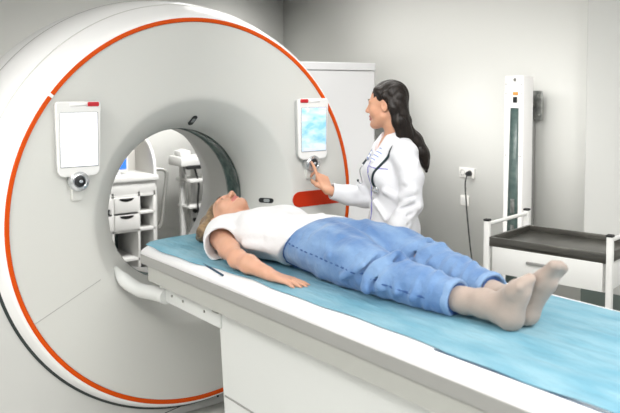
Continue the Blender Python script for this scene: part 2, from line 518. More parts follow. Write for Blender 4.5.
def sdf_hand(V, F, curl, thumb=0.0, splay=1.0):
    """F: x to the thumb side, y along the fingers, z the back of the hand. curl: (knuckle, mid, end) degrees per finger"""
    k = F.k
    kn = [(.027, .088), (.0085, .092), (-.0105, .088), (-.028, .079)]
    ln = [(.042, .025, .019), (.046, .029, .020), (.042, .027, .019), (.032, .020, .017)]
    rd = [(.0090, .0082, .0074, .0062), (.0092, .0084, .0076, .0064), (.0088, .0080, .0072, .0060), (.0078, .0070, .0064, .0054)]
    sp = [7, 1.5, -4, -11]
    for (x, y) in kn:
        V.cone(F(x * .60, .006, 0), F(x, y - .004, .001), .0150 * k, .0112 * k, .012 * k, sq=(F.d(0, 0, 1), .92))
    for i, (x, y) in enumerate(kn):
        p = np.array([x, y, .001]); a = 0.0
        az = math.radians(sp[i] * splay)
        for j in range(3):
            a += math.radians(curl[i][j])
            d = np.array([math.sin(az) * math.cos(a), math.cos(az) * math.cos(a), -math.sin(a)])
            q = p + d * ln[i][j]
            V.cone(F(*p), F(*q), rd[i][j] * k, rd[i][j + 1] * k, .0022 * k)
            p = q
    t = [np.array(q) for q in ((.016, .016, -.006), (.039, .044, -.012 - .006 * thumb), (.050 - .010 * thumb, .074, -.015 - .020 * thumb), (.054 - .022 * thumb, .097, -.016 - .032 * thumb))]
    V.chain([F(*q) for q in t], [.0145 * k, .0120 * k, .0100 * k, .0078 * k], .006 * k)

def spline(P, n=8):
    P = [Vector(p) for p in P]; out = []
    for i in range(len(P) - 1):
        p0, p1, p2, p3 = P[max(i - 1, 0)], P[i], P[i + 1], P[min(i + 2, len(P) - 1)]
        for k in range(n):
            t = k / n
            out.append(0.5 * ((2 * p1) + (p2 - p0) * t + (2 * p0 - 5 * p1 + 4 * p2 - p3) * t * t + (3 * p1 - p0 - 3 * p2 + p3) * t ** 3))
    out.append(P[-1]); return out
DOCK = [(-.440, .050, .812), (-.431, .010, .780), (-.418, -.04, .755), (-.406, -.09, .742), (-.395, -.14, .735), (-.385, -.24, .745), (-.378, -.36, .752)]
# ------------------------------------------------------------------ the room
XW, YB, XL, YF, HC = 2.60, 2.95, -3.4, -6.5, 2.75      # right wall, back wall, left wall, front end, ceiling
structure(MB().box((0.5 * (XL + XW), 0.5 * (YB + YF), -0.05), (XW - XL + .4, YB - YF + .4, .10)).build('floor', FLOOR, smooth=None))
structure(MB().box((0.5 * (XL + XW), 0.5 * (YB + YF), HC + .05), (XW - XL + .4, YB - YF + .4, .10)).build('ceiling', CEIL, smooth=None))
structure(MB().box((0.5 * (XL + XW), YB + .06, HC / 2), (XW - XL + .4, .12, HC)).build('wall_back', WALL, smooth=None))
structure(MB().box((XW + .06, 0.5 * (YB + YF), HC / 2), (.12, YB - YF, HC)).build('wall_right', WALL, smooth=None))
structure(MB().box((XL - .06, 0.5 * (YB + YF), HC / 2), (.12, YB - YF, HC)).build('wall_left', WALL, smooth=None))
# the thicker stretch of the right wall nearer the camera
PX, PY = 2.40, -0.60
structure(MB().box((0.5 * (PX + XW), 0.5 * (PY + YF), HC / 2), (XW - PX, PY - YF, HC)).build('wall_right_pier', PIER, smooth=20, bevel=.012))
structure(MB().box((PX - .006, 0.5 * (PY + YF), .20), (.012, PY - YF, .40)).build('baseboard_right', SKIRT, smooth=None))
structure(MB().box((0.5 * (XL + XW), YB - .006, .05), (XW - XL, .012, .10)).build('baseboard_back', WALL, smooth=None))

# ------------------------------------------------------------------ CT scanner
GZ = 1.05
G = thing('ct_scanner', 'big white ring-shaped scanner with orange trim and two touch screens', 'scanner', (0, .4, 0))
GO = (0, 0, GZ); GY = (0, 1, 0)
# outer shell from the orange trim over the bulging rim to the back
shell = [(.957, -.012), (.966, -.010), (.975, .002), (.988, .025), (1.000, .060), (1.022, .12), (1.048, .20), (1.066, .30), (1.078, .42),
         (1.082, .56), (1.078, .70), (1.062, .82), (1.03, .90), (.97, .945), (.88, .96), (.62, .96), (.55, .93)]
sh = MB().lathe(shell, GO, GY, n=128, zmin=.012).build('outer_shell', SHELL, G, smooth=50)
sm = MB()
sm.lathe([(1.0835, .47), (1.0850, .473), (1.0850, .477), (1.0835, .48)], GO, GY, n=96, a0=math.radians(15), a1=math.radians(165))
sm.build('shell_seam', SEAM, sh, smooth=None)
MB().lathe([(1.0355, .1585), (1.0385, .160), (1.0395, .1625), (1.0370, .164)], GO, GY, n=96, a0=math.radians(15), a1=math.radians(200)).build('shell_seam', FACE, sh, smooth=None)
# front face with the flared mouth
fl = []
for i in range(15):
    y = .27 * (1 - i / 14)
    fl.append((.40 + .15 * (1 - y / .27) ** 2, y))
fl += [(.557, -.005), (.566, -.009), (.58, -.0115), (.60, -.012), (.70, -.012), (.80, -.012), (.90, -.012), (.938, -.012)]
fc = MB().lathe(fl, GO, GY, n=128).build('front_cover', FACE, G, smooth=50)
# seam of the lower front cover
a = math.radians(180 + 44)
sb = MB()
for ang, r0, r1 in ((206.5, .60, .937), (-26.5, .60, .937)):
    sb = MB()
    t = math.radians(ang)
    p0 = Vector((r0 * math.cos(t), -.0122, GZ + r0 * math.sin(t))); p1 = Vector((r1 * math.cos(t), -.0122, GZ + r1 * math.sin(t)))
    sb.tube([p0, p1], .0016, 6).build('cover_seam', SEAM, fc, smooth=None)
# orange trim ring, broken by one small white marker at the upper left
gap = math.radians(142.3); gw = .0085
prof = [(.939, -.010), (.939, -.0155), (.941, -.0175), (.956, -.0175), (.959, -.0155), (.959, -.010)]
tr = MB().lathe(prof, GO, GY, n=180, a0=gap + gw, a1=gap - gw + 2 * math.pi, close=True).build('trim_ring', ORANGE, G, smooth=30)
MB().lathe(prof, GO, GY, n=4, a0=gap - gw * .95, a1=gap + gw * .95, close=True).build('trim_marker', SHELL, tr, smooth=30)
# bore: scan window band, liner, rear flare
MB().lathe([(.398, .262), (.403, .268), (.403, .408), (.398, .414)], GO, GY, n=96).build('scan_window', WINDOW, G, smooth=50)
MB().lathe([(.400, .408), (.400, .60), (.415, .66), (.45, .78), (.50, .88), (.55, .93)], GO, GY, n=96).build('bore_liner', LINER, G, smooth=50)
# laser windows round the mouth
def laser(ang, yy, ln, name='laser_window'):
    t = math.radians(ang)
    y = yy; r = .40 + .15 * (1 - y / .27) ** 2 - .002
    c = Vector((r * math.cos(t), y, GZ + r * math.sin(t)))
    nrm = Vector((-math.cos(t), -.72, -math.sin(t))).normalized()
    tang = Vector((-math.sin(t), 0, math.cos(t)))
    along = tang.cross(nrm).normalized()
    R = Matrix((along, tang, nrm)).transposed()
    b = MB()
    P = rrect(ln, .026, .0125, 6)
    V = [c + R @ Vector((p, q, -.006)) for p, q in P] + [c + R @ Vector((p, q, .004)) for p, q in P]
    n = len(P)
    b.add(V, [tuple(range(n))[::-1], tuple(range(n, 2 * n))] + [(i, (i + 1) % n, n + (i + 1) % n, n + i) for i in range(n)])
    w = b.build(name, BLACK, G, smooth=30)
    e = MB()
    P = rrect(ln * .4, .017, .005, 4, cx=0.004)
    V = [c + R @ Vector((p, q, .003)) for p, q in P] + [c + R @ Vector((p, q, .0055)) for p, q in P]; n = len(P)
    e.add(V, [tuple(range(n))[::-1], tuple(range(n, 2 * n))] + [(i, (i + 1) % n, n + (i + 1) % n, n + i) for i in range(n)])
    e.build('laser_lens', LENS, w, smooth=30)
laser(-.6, .10, .085); laser(88, .115, .080); laser(178.5, .15, .04)
# red accent strip on the right of the face
P = []
for k in range(13):
    t = math.radians(90 + 180 * k / 12); P.append((.600 + .0425 * math.cos(t), 1.050 + .0425 * math.sin(t)))
P += [(.885, 1.0075), (.91, 1.025), (.91, 1.085), (.885, 1.0925)]
MB().prism(P, -.017, -.008).build('accent_strip', ORANGE2, G, smooth=30, bevel=.002)
# stand that the ring sits in
P = [(-1.42, .0), (1.42, .0), (1.40, .70), (1.34, .80), (1.20, .84)]
R0 = 1.010
a1 = math.asin((.84 - GZ) / R0)
P += [(R0 * math.cos(t), GZ + R0 * math.sin(t)) for t in np.linspace(a1, -math.pi - a1, 61)]
P += [(-1.20, .84), (-1.34, .80), (-1.40, .70)]
# build as strips to keep the concave outline clean
st = MB()
q = [(R0 * math.cos(t), GZ + R0 * math.sin(t)) for t in np.linspace(-math.pi - a1, a1, 61)]
top = [(-1.13, .80)] + q + [(1.13, .80)]
bot = [(-1.22, .0)] + [(-1.22 + 2.44 * i / 60, 0.0) for i in range(61)] + [(1.22, .0)]
V = []; F = []
for y in (.070, .92):
    V += [(x, y, z) for x, z in top] + [(x, y, z) for x, z in bot]
n = len(top)
for i in range(n - 1):
    F.append((i, i + 1, n + i + 1, n + i)); F.append((2 * n + i, 3 * n + i, 3 * n + i + 1, 2 * n + i + 1))
    F.append((i, 2 * n + i, 2 * n + i + 1, i + 1)); F.append((n + i, n + i + 1, 3 * n + i + 1, 3 * n + i))
F.append((0, n, 3 * n, 2 * n)); F.append((n - 1, 3 * n - 1, 4 * n - 1, 2 * n - 1))
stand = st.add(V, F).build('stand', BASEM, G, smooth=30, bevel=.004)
MB().lathe([(.990, .052), (1.012, .068), (1.012, .090), (.995, .092)], GO, GY, n=120, a0=math.radians(192), a1=math.radians(348), zmin=.014).build('gap_seal', DARK, G, smooth=40)
sj = MB().tube([(-.18, .069, .032), (.15, .069, .075), (.36, .069, .105)], .0016, 6)
sj.tube([(.115, .05, .045), (.125, .069, .095)], .005, 6)
sj.build('stand_seam', DARK, stand, smooth=None)

# two control panels, mirrored left and right of the mouth
def control_panel(side, screen_mat):
    cx = side * .655 + .010; w, zt, zb = .205, 1.605, 1.272
    out = []
    for (sx, zz, a0, a1, r) in ((1, zt, 0, 90, .016), (-1, zt, 90, 180, .016)):
        for k in range(5):
            t = math.radians(a0 + (a1 - a0) * k / 4)
            out.append((cx + sx * (w / 2 - r) + r * math.cos(t), zz - r + r * math.sin(t)))
    # tapered lower end
    wb = w * .93
    for (sx, zz, a0, a1, r) in ((-1, zb, 180, 270, .032), (1, zb, 270, 360, .032)):
        for k in range(7):
            t = math.radians(a0 + (a1 - a0) * k / 6)
            out.append((cx + sx * (wb / 2 - r) + r * math.cos(t), zz + r + r * math.sin(t)))
    body = MB().prism(out, -.060, -.040)
    pn = body.build('control_panel', TABLET, G, smooth=30, bevel=.005)
    inner = [(cx + (x - cx) * .955, zb + .16 + (z - zb - .16) * .965) for x, z in out]
    MB().prism(inner, -.041, -.012).build('panel_back', TABGREY, pn, smooth=30, bevel=.004)
    MB().prism(rrect(.166, .236, .003, 3, cx, 1.436), -.0625, -.058).build('screen', screen_mat, pn, smooth=None)
    MB().prism(rrect(.174, .244, .006, 3, cx, 1.436), -.0612, -.058).build('screen_bezel', TABGREY, pn, smooth=None)
    bx = cx - side * -.072 if side < 0 else cx - .072
    bx = cx + (.066 if side < 0 else -.066)
    MB().prism(rrect(.052, .020, .005, 4, bx, 1.592), -.066, -.050).build('red_button', RED, pn, smooth=30, bevel=.003)
    MB().prism(rrect(.080, .012, .003, 3, cx, 1.590), -.0622, -.058).build('status_light', SHELL, pn, smooth=None)
    kz = 1.250
    kb = MB().lathe([(0.0, .020), (.043, .020), (.0445, .024), (.0445, .058), (.041, .063), (.030, .066), (.027, .063), (.0, .061)], (cx, 0, kz), (0, -1, 0), n=40)
    kn = kb.build('rotary_knob', CHROME, pn, smooth=40)
    MB().lathe([(.0, .066), (.021, .066), (.0255, .063), (.0262, .060)], (cx, 0, kz), (0, -1, 0), n=32).build('knob_centre', BLACK, kn, smooth=40)
    MB().lathe([(.0, .0685), (.007, .0680), (.009, .065)], (cx + .004, 0, kz), (0, -1, 0), n=16).build('knob_icon', CHROME, kn, smooth=40)
    # wall bracket behind the knob
    MB().prism(rrect(.052, .11, .012, 5, cx + side * .0, 1.215), -.030, -.011).build('panel_mount', FACE, pn, smooth=30, bevel=.004)
control_panel(-1, SCREENW)
control_panel(1, SCREENS)

# ------------------------------------------------------------------ patient table
T = thing('patient_table', 'long white scanner couch on a boxy pedestal reaching into the ring', 'table', (0, -1.7, 0))
TZ = .955; Y1 = -2.75
def outline(hw, inset):
    """table plan: square foot end, gently rounded head end"""
    P = [(-hw, Y1 + inset), (hw, Y1 + inset)]
    for k in range(33):
        t = k / 32; x = hw * math.cos(math.pi * t)
        y = -.090 - inset - .055 * abs(x / hw) ** 5 - .02 * abs(x / hw) ** 2
        P.append((x, y))
    return P
def stack(levels, m, name, parent, smooth=30):
    V = []; F = []
    n = len(outline(.4, 0))
    for hw, inset, z in levels: V += [(x, y, z) for x, y in outline(hw, inset)]
    for l in range(len(levels) - 1):
        for i in range(n):
            j = (i + 1) % n
            F.append((l * n + i, l * n + j, (l + 1) * n + j, (l + 1) * n + i))
    F.append(tuple(range(n))[::-1]); F.append(tuple(range((len(levels) - 1) * n, len(levels) * n)))
    return MB().add(V, F).build(name, m, parent, smooth=smooth)
stack([(.409, .0, .912), (.4105, .0, .918), (.409, .002, .924), (.398, .010, .938), (.384, .020, .949), (.370, .030, .954), (.355, .04, TZ)], TABLEW, 'tabletop', T, 60)
stack([(.402, .008, .866), (.409, .001, .870), (.4095, .0, .912)], TABLEG, 'side_band', T)  # grey colour paints in the shade on the couch's upright side
stack([(.395, .10, .800), (.418, .10, .812), (.402, .06, .868)], RAILC, 'side_rail', T)
cb = MB().box((0, -.56, .765), (.765, .52, .070), .006)
beam = cb.build('support_beam', PED, T, smooth=30)
for y in (-.42, -.52, -.70):
    s = MB().lathe([(.0, .004), (.005, .004), (.006, .0), (.006, -.004)], (-.3825, y, .770), (-1, 0, 0), n=12)
    s.build('screw', SCREW, beam, smooth=30)
MB().box((-.384, -.79, .792), (.010, .045, .010), .003).build('latch', SCREW, beam, smooth=30)
# white docking arms sweeping from the beam into the lower lip of the ring
for s_ in (-1, 1):
    pts = spline([(s_ * x, y, z) for x, y, z in DOCK], 6)
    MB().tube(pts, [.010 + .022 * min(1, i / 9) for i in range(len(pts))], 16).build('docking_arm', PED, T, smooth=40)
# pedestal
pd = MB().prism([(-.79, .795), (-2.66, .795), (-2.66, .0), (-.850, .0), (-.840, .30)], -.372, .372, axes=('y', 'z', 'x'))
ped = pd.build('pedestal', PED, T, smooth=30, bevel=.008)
MB().box((-.3725, -1.745, .470), (.004, 1.81, .006)).build('pedestal_seam', SEAM, ped, smooth=None)
MB().box((0, -1.75, .03), (.74, 1.86, .06), .006).build('plinth', TABLEG, T, smooth=30)
for y0, y1, x0, x1 in ((-.655, -.86, -.366, -.392), (-1.93, -2.73, -.362, -.362)):
    nv = MB().tube([(x0, y0, .9535), (0.5 * (x0 + x1), 0.5 * (y0 + y1), .9535), (x1, y1, .9505 if y0 > -1 else .9535)], .0042, 8)
    nv.build('edge_strip', NAVY, T, smooth=40)

# ------------------------------------------------------------------ blue paper sheet
nx, ny = 110, 300
bm_v = []; bm_f = []
rs = np.random.RandomState(3)
ph = rs.rand(40) * 6.28
def wr(x, y):
    w = 0
    w += .0035 * math.sin(9 * y + 3 * x + ph[0]) * math.sin(14 * x + ph[1] + 2 * y)
    w += .0022 * math.sin(31 * x + 8 * y + ph[2]) * math.sin(7 * y - 5 * x + ph[3])
    # long creases running from the heels to the foot end
    if y < -1.75:
        g = min(1, (-1.75 - y) / .25)
        w += g * .0042 * math.sin(38 * x + 3.0 * y + ph[4]) * (0.5 + 0.5 * math.sin(5 * y + ph[5]))
    # bunching by the shoulder
    if y > -1.05:
        g = min(1, (y + 1.05) / .3)
        w += g * .0040 * math.sin(26 * y + 15 * x + ph[6]) * math.sin(16 * x - 6 * y + ph[7])
    return w
for j in range(ny + 1):
    v = j / ny
    for i in range(nx + 1):
        u = i / nx
        y = -2.74 + v * (2.74 - .108)
        xl = -.357 + .006 * math.sin(7 * y + 1) + .003 * math.sin(23 * y)
        if y > -1.0: xl -= .030 * min(1, (y + 1.0) / .35)
        xr = .342 + .004 * math.sin(5 * y)
        x = xl + (xr - xl) * u
        yy = y
        if v > .9:      # follow the rounded head end
            yy = y - (.055 * abs(x / .40) ** 5 + .02 * abs(x / .4) ** 2) * (v - .9) / .1
        edge = min(u, 1 - u, v, 1 - v)
        e = min(1, edge * 14)
        z = TZ + .0035 + wr(x, yy) * e * .55
        if abs(x + .05) < .26 and -1.99 < yy < -.27: z = min(z, .9608)
        z = max(z, TZ + .0012)
        if x < -.358: z -= (-.358 - x) * .20
        bm_v.append((x, yy, z))
for j in range(ny):
    for i in range(nx):
        a = j * (nx + 1) + i
        bm_f.append((a, a + 1, a + nx + 2, a + nx + 1))
so = MB().add(bm_v, bm_f).build('paper_sheet', SHEET, smooth=None)
sd = so.modifiers.new('thickness', 'SOLIDIFY'); sd.thickness = .0012; sd.offset = 1
tag(so, 'crinkled pale blue disposable sheet spread along the white couch', 'sheet')

# ------------------------------------------------------------------ tall cabinet beside the ring
C = thing('tall_cabinet', 'tall plain white cabinet standing behind the doctor beside the ring', 'cabinet', (1.86, 1.55, 0))
cc = MB().prism([(1.24, 1.20), (2.25, 1.20), (2.34, 1.29), (2.34, 1.86), (1.24, 1.86)], .03, 1.79, axes=('x', 'y', 'z'))
cc.build('body', CABW, C, smooth=30, bevel=.006)
MB().prism([(1.235, 1.195), (2.252, 1.195), (2.345, 1.288), (2.345, 1.865), (1.235, 1.865)], 1.795, 1.855, axes=('x', 'y', 'z')).build('lid', CABW, C, smooth=30, bevel=.006)
MB().box((1.73, 1.56, .015), (.92, .6, .03)).build('plinth', TABLEG, C, smooth=None)

# ------------------------------------------------------------------ detector wall stand
W = thing('detector_stand', 'narrow white column with dark slot mounted upright against the wall', 'wall stand', (2.45, -.09, 0))
MB().box((2.405, -.090, .881), (.11, .158, 1.722), .008).build('column', STANDW, W, smooth=30)
sl = MB().prism([(-.066, 1.525), (-.132, 1.525), (-.140, .16), (-.040, .16)], 2.347, 2.352, axes=('y', 'z', 'x'))
slot = sl.build('slot', SLOT, W, smooth=None)
MB().box((2.346, -.094, .855), (.006, .035, .10), .003).build('carriage', BRKT, slot, smooth=30)
MB().box((2.346, -.094, .70), (.006, .030, .05), .003).build('carriage', BRKT, slot, smooth=30)
MB().box((2.3485, -.105, 1.622), (.005, .042, .022), .001).build('warning_label', ORLBL, W, smooth=None)
MB().box((2.3475, -.103, 1.580), (.008, .034, .040), .004).build('switch', BLACK, W, smooth=30)
MB().lathe([(0, .003), (.012, .003), (.013, -.002)], (2.35, -.098, 1.715), (-1, 0, 0), n=16).build('lock', SCREW, W, smooth=30)
for y, z in ((-.025, 1.685), (-.155, 1.685), (-.025, 1.62), (-.155, 1.62), (-.03, 1.2), (-.15, 1.2)):
    MB().lathe([(0, .002), (.005, .002), (.006, -.002)], (2.35, y, z), (-1, 0, 0), n=10).build('bolt', TABLEG, W, smooth=30)
MB().box((2.53, -.06, .95), (.14, .06, 1.30), .01).build('back_rail', TABLEG, W, smooth=30)
bk = MB().box((2.545, -.120, 1.540), (.012, .115, .20), .004)
bk.box((2.51, -.075, 1.540), (.05, .030, .17), .006)
br = bk.build('wall_bracket', BRKT, W, smooth=30)
for y, z in ((-.155, 1.61), (-.155, 1.47), (-.115, 1.54)):
    MB().lathe([(0, .012), (.008, .012), (.010, .0)], (2.539, y, z), (-1, 0, 0), n=12).build('bolt', SCREW, br, smooth=30)
MB().box((2.505, -.095, 1.540), (.02, .022, .15), .004).build('clamp', BLACK, br, smooth=30)
MB().box((2.45, -.09, .012), (.26, .24, .024), .005).build('foot_plate', STANDW, W, smooth=30)

# ------------------------------------------------------------------ power sockets, plug lead
S = thing('power_socket', 'white double power socket on the wall with one lead plugged in', 'socket', (2.594, .525, 1.01))
MB().box((2.594, .525, 1.010), (.012, .150, .076), .004).build('plate', SOCK, S, smooth=30)
for y in (.562, .488):
    w = MB().lathe([(0, -.003), (.018, -.003), (.020, .003), (.023, .003)], (2.588, y, 1.010), (-1, 0, 0), n=20)
    w.build('outlet', GREYH, S, smooth=40)
S2 = thing('wall_switch', 'small square white switch plate below the double socket', 'switch', (2.594, .542, .795))
MB().box((2.594, .542, .795), (.012, .080, .080), .004).build('plate', SOCK, S2, smooth=30)
MB().box((2.587, .542, .795), (.006, .052, .052), .002).build('rocker', SHELFW, S2, smooth=30)
cab = MB()
ctrl = [(2.55, .486, 1.00), (2.53, .485, .93), (2.535, .478, .80), (2.54, .465, .65), (2.545, .445, .48), (2.55, .42, .30), (2.53, .40, .12), (2.48, .36, .013), (2.40, .25, .008), (2.30, .05, .008)]
PL = thing('mains_lead', 'black lead hanging from the wall socket down behind the trolley', 'cable', (2.56, .486, 0))
cab.tube(spline(ctrl), .0052, 8); cab.build('lead', BLACK, PL, smooth=50)
MB().lathe([(0, .040), (.012, .040), (.019, .030), (.021, .004), (.018, -.004)], (2.586, .488, 1.010), (-1, 0, -.1), n=18).build('plug', BLACK, PL, smooth=40)
MB().box((2.535, .418, .285), (.05, .05, .03), .008).build('inline_switch', BLACK, PL, smooth=30)

# ------------------------------------------------------------------ instrument trolley
ta = math.atan2(1.519 - 1.396, 1.29 - .654)          # long side runs (.19,-.98)
TR = thing('instrument_trolley', 'white trolley with dark steel tray top and drawer by the wall', 'trolley', (1.47 + .235, -.98 + .045, 0), ta)
# local frame: y along the long side (towards the camera is -y), x away from the couch
tm = MW[TR.name]
LW, LL = .485, .655
def tbox(c, d, bv=.0): return [tm @ Vector(c), d, bv, tm.to_3x3()]
def tb(b, c, d, bv=0.0): return b.box(tm @ Vector(c), d, bv, tm.to_3x3())
tray = MB()
zt = .852
tb(tray, (0, 0, zt - .040), (LW, LL, .014), .002)
for s in (-1, 1):
    tb(tray, (s * (LW / 2 - .009), 0, zt - .028), (.018, LL, .052), .004)
    tb(tray, (0, s * (LL / 2 - .009), zt - .028), (LW - .002, .018, .052), .004)
tray.build('tray', STEELTRAY, TR, smooth=30)
body = MB(); tb(body, (.006, 0, .728), (LW - .03, LL - .03, .156), .004)
body.build('drawer_housing', TROLW, TR, smooth=30)
dr = MB(); tb(dr, (-LW / 2 + .006, 0, .728), (.018, LL - .055, .144), .004)
drw = dr.build('drawer', TROLW, TR, smooth=30)
hd = MB(); tb(hd, (-LW / 2 - .008, .040, .742), (.016, .115, .014), .003); hd.build('drawer_handle', GREYH, drw, smooth=30)
for sx in (-1, 1):
    for sy in (-1, 1):
        lg = MB(); px, py = sx * (LW / 2 - .004), sy * (LL / 2 + .006)
        tb(lg, (px, py, .5 * (.10 + .935)), (.030, .030, .935 - .10), .004)
        leg = lg.build('leg', TROLW, TR, smooth=30)
        cp = MB(); tb(cp, (px, py, .941), (.034, .034, .012), .004); cp.build('cap', CAPB, leg, smooth=30)
        ca = MB(); ca.lathe([(0, -.012), (.030, -.012), (.035, -.006), (.035, .006), (.030, .012), (0, .012)], tm @ Vector((px, py, .036)), tm.to_3x3() @ Vector((1, 0, 0)), n=20)
        tb(ca, (px, py, .088), (.032, .032, .03), .004)
        ca.build('caster', CAPB, leg, smooth=40)
for sy in (-1, 1):
    rl = MB(); rl.tube([tm @ Vector((-LW / 2 + .004, sy * (LL / 2 + .006), .918)), tm @ Vector((LW / 2 - .004, sy * (LL / 2 + .006), .918))], .011, 12)
    rl.build('end_rail', TROLW, TR, smooth=40)
ls = MB(); tb(ls, (0, 0, .255), (LW - .03, LL - .03, .022), .004); ls.build('lower_shelf', STEELTRAY, TR, smooth=30)

# ------------------------------------------------------------------ things seen through the bore
U = thing('storage_unit', 'white drawer and cubby unit with rounded screen seen through the ring', 'storage unit', (.56, 2.55, 0))
ux0, ux1, uy0, uy1 = .20, .86, 2.30, 2.72
ub = MB()
ub.box((.53, 2.51, .935), (.70, .46, .040), .004)                    # worktop
ub.box((.53, 2.51, .862), (.66, .42, .106), .003)
for x in (ux0 + .01, .495, .715, ux1 - .01): ub.box((x, 2.51, .445), (.020, .42, .77), .002)
for z in (.075, .285, .52, .80): ub.box((.53, 2.51, z), (.66, .42, .022), .002)
ub.box((.787, 2.51, .655), (.145, .42, .018), .002)
ub.box((.53, 2.51, .03), (.64, .38, .06))
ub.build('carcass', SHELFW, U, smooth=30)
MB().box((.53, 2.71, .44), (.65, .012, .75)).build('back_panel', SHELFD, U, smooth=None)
for (x0, z0, z1) in ((.505, .668, .790), (.505, .530, .652), (.215, .668, .790), (.215, .530, .652)):
    wdt = .200 if x0 > .4 else .270
    d = MB().box((x0 + wdt / 2, 2.297, .5 * (z0 + z1)), (wdt, .020, z1 - z0), .004)
    dd = d.build('drawer', SHELFW, U, smooth=30)
    P = [(x0 + wdt / 2 + .060 * math.cos(math.radians(180 + 180 * k / 10)), z1 - .006 + .026 * math.sin(math.radians(180 + 180 * k / 10))) for k in range(11)]
    MB().prism(P, 2.2845, 2.290).build('finger_pull', CAPB, dd, smooth=None)
# back panel above the worktop and tall side panel with a rounded white front edge
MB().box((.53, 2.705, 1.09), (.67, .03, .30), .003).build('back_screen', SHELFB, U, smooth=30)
arc = [(2.335 + .27 * (1 - math.cos(t)), .97 + .275 * math.sin(t)) for t in np.linspace(0, math.pi / 2, 14)]
MB().prism([(2.335, .0)] + arc + [(2.72, 1.245), (2.72, .0)], .862, .882, axes=('y', 'z', 'x')).build('side_panel', SHELFB, U, smooth=30)
ed = MB(); ed.tube([Vector((.872, 2.330, .02))] + [Vector((.872, y - .004, z + .004)) for y, z in arc] + [Vector((.872, 2.72, 1.250))], .0135, 8)
ed.build('edge_trim', SHELFW, U, smooth=40)
rail = spline([(.880, 2.40, .985), (.93, 2.38, .988), (.975, 2.36, .975), (.985, 2.35, .93), (.955, 2.34, .74), (.930, 2.33, .57), (.905, 2.33, .515), (.880, 2.36, .505)], 6)
MB().tube(rail, .0155, 10).build('grab_rail', TUBEG, U, smooth=50)

M = thing('monitor', 'small white monitor with bright blue screen on the drawer unit', 'monitor', (.60, 2.50, .955))
MB().box((.57, 2.48, 1.085), (.26, .035, .22), .008).build('casing', SHELFW, M, smooth=30)
MB().box((.57, 2.4615, 1.090), (.225, .004, .185)).build('screen', SCREENB, M, smooth=None)
MB().box((.56, 2.50, .965), (.13, .11, .018), .004).build('foot', SHELFW, M, smooth=30)
MB().box((.56, 2.51, .985), (.04, .03, .06), .004).build('neck', SHELFW, M, smooth=30)

E_ = thing('equipment_stand', 'white wheeled equipment column with shelves and cables seen through the ring', 'medical stand', (1.27, 2.50, 0))
MB().box((1.22, 2.52, .60), (.045, .045, 1.06), .006).build('column', SHELFW, E_, smooth=30)
MB().box((1.345, 2.56, .52), (.035, .035, .90), .006).build('column', SHELFW, E_, smooth=30)
hb = MB().box((1.27, 2.47, 1.035), (.30, .24, .080), .012); hb.box((1.19, 2.46, 1.10), (.10, .12, .05), .01)
hb.build('head_unit', SHELFW, E_, smooth=30)
MB().box((1.25, 2.37, .985), (.14, .05, .035), .008).build('probe_holder', CAPB, E_, smooth=30)
MB().box((1.35, 2.47, .868), (.30, .26, .030), .006).build('shelf', SHELFW, E_, smooth=30)
MB().box((1.31, 2.47, .64), (.22, .20, .022), .005).build('shelf', SHELFW, E_, smooth=30)
MB().box((1.27, 2.50, .085), (.40, .36, .040), .012).build('base', SHELFW, E_, smooth=30)
for x in (1.11, 1.43):
    for y in (2.36, 2.64):
        MB().lathe([(0, -.014), (.026, -.014), (.032, -.006), (.032, .006), (.026, .014), (0, .014)], (x, y, .033), (1, 0, 0), n=18).build('caster', CAPB, E_, smooth=40)
for k, P in enumerate(([(1.20, 2.46, 1.00), (1.19, 2.40, .88), (1.21, 2.40, .66), (1.24, 2.44, .46), (1.22, 2.48, .30)],
                       [(1.27, 2.40, .985), (1.29, 2.36, .84), (1.275, 2.35, .70), (1.30, 2.38, .52), (1.33, 2.45, .42)])):
    MB().tube(spline(P, 8), .009, 8).build('cable', [TUBEG, CAPB][k], E_, smooth=50)
for z in (.50, .58, .43): MB().lathe([(0, .02), (.016, .02), (.020, .0), (.016, -.02)], (1.345, 2.525, z), (0, -1, 0), n=14).build('knob', CAPB, E_, smooth=40)
# ------------------------------------------------------------------ the patient lying on the couch
PT = thing('person', 'barefaced person lying on the blue sheet in white top, blue jeans and beige socks', 'person', (-.08, -1.1, TZ + .005))
PT['label'] = 'person lying on back on the blue sheet in white top and blue jeans'
UP = (0, 0, 1)
pu = unit((.02, 1, -.03)); pf = unit(np.array([0, .03, 1.0])); pf = unit(pf - pu * (pf @ pu)); pxx = np.cross(pu, pf)
HP = Frame((-.100, -.425, 1.078), pxx, pf, pu, 1.06)
V = Vol((-.43, -2.14, .950), (.32, -.28, 1.245), .0034)
sdf_head(V, HP)
zsq = (UP, .70)
V.chain([HP(0, -.022, -.055), HP(0, -.020, -.105), (-.085, -.615, 1.045)], [.052, .050, .056], .03)
V.chain([(-.085, -.66, 1.052), (-.08, -.76, 1.052), (-.06, -.95, 1.050), (-.04, -1.12, 1.050)], [.125, .130, .115, .135], .04, sq=zsq)
V.cone((-.235, -.615, 1.038), (.070, -.615, 1.038), .052, .052, .04)
arms = {-1: [(-.250, -.615, 1.036), (-.292, -.74, 1.018), (-.322, -.855, 1.003), (-.324, -.94, .998), (-.315, -1.055, .984)],
        1: [(.085, -.615, 1.036), (.150, -.74, 1.018), (.195, -.855, 1.002), (.200, -.94, .998), (.195, -1.055, .984)]}
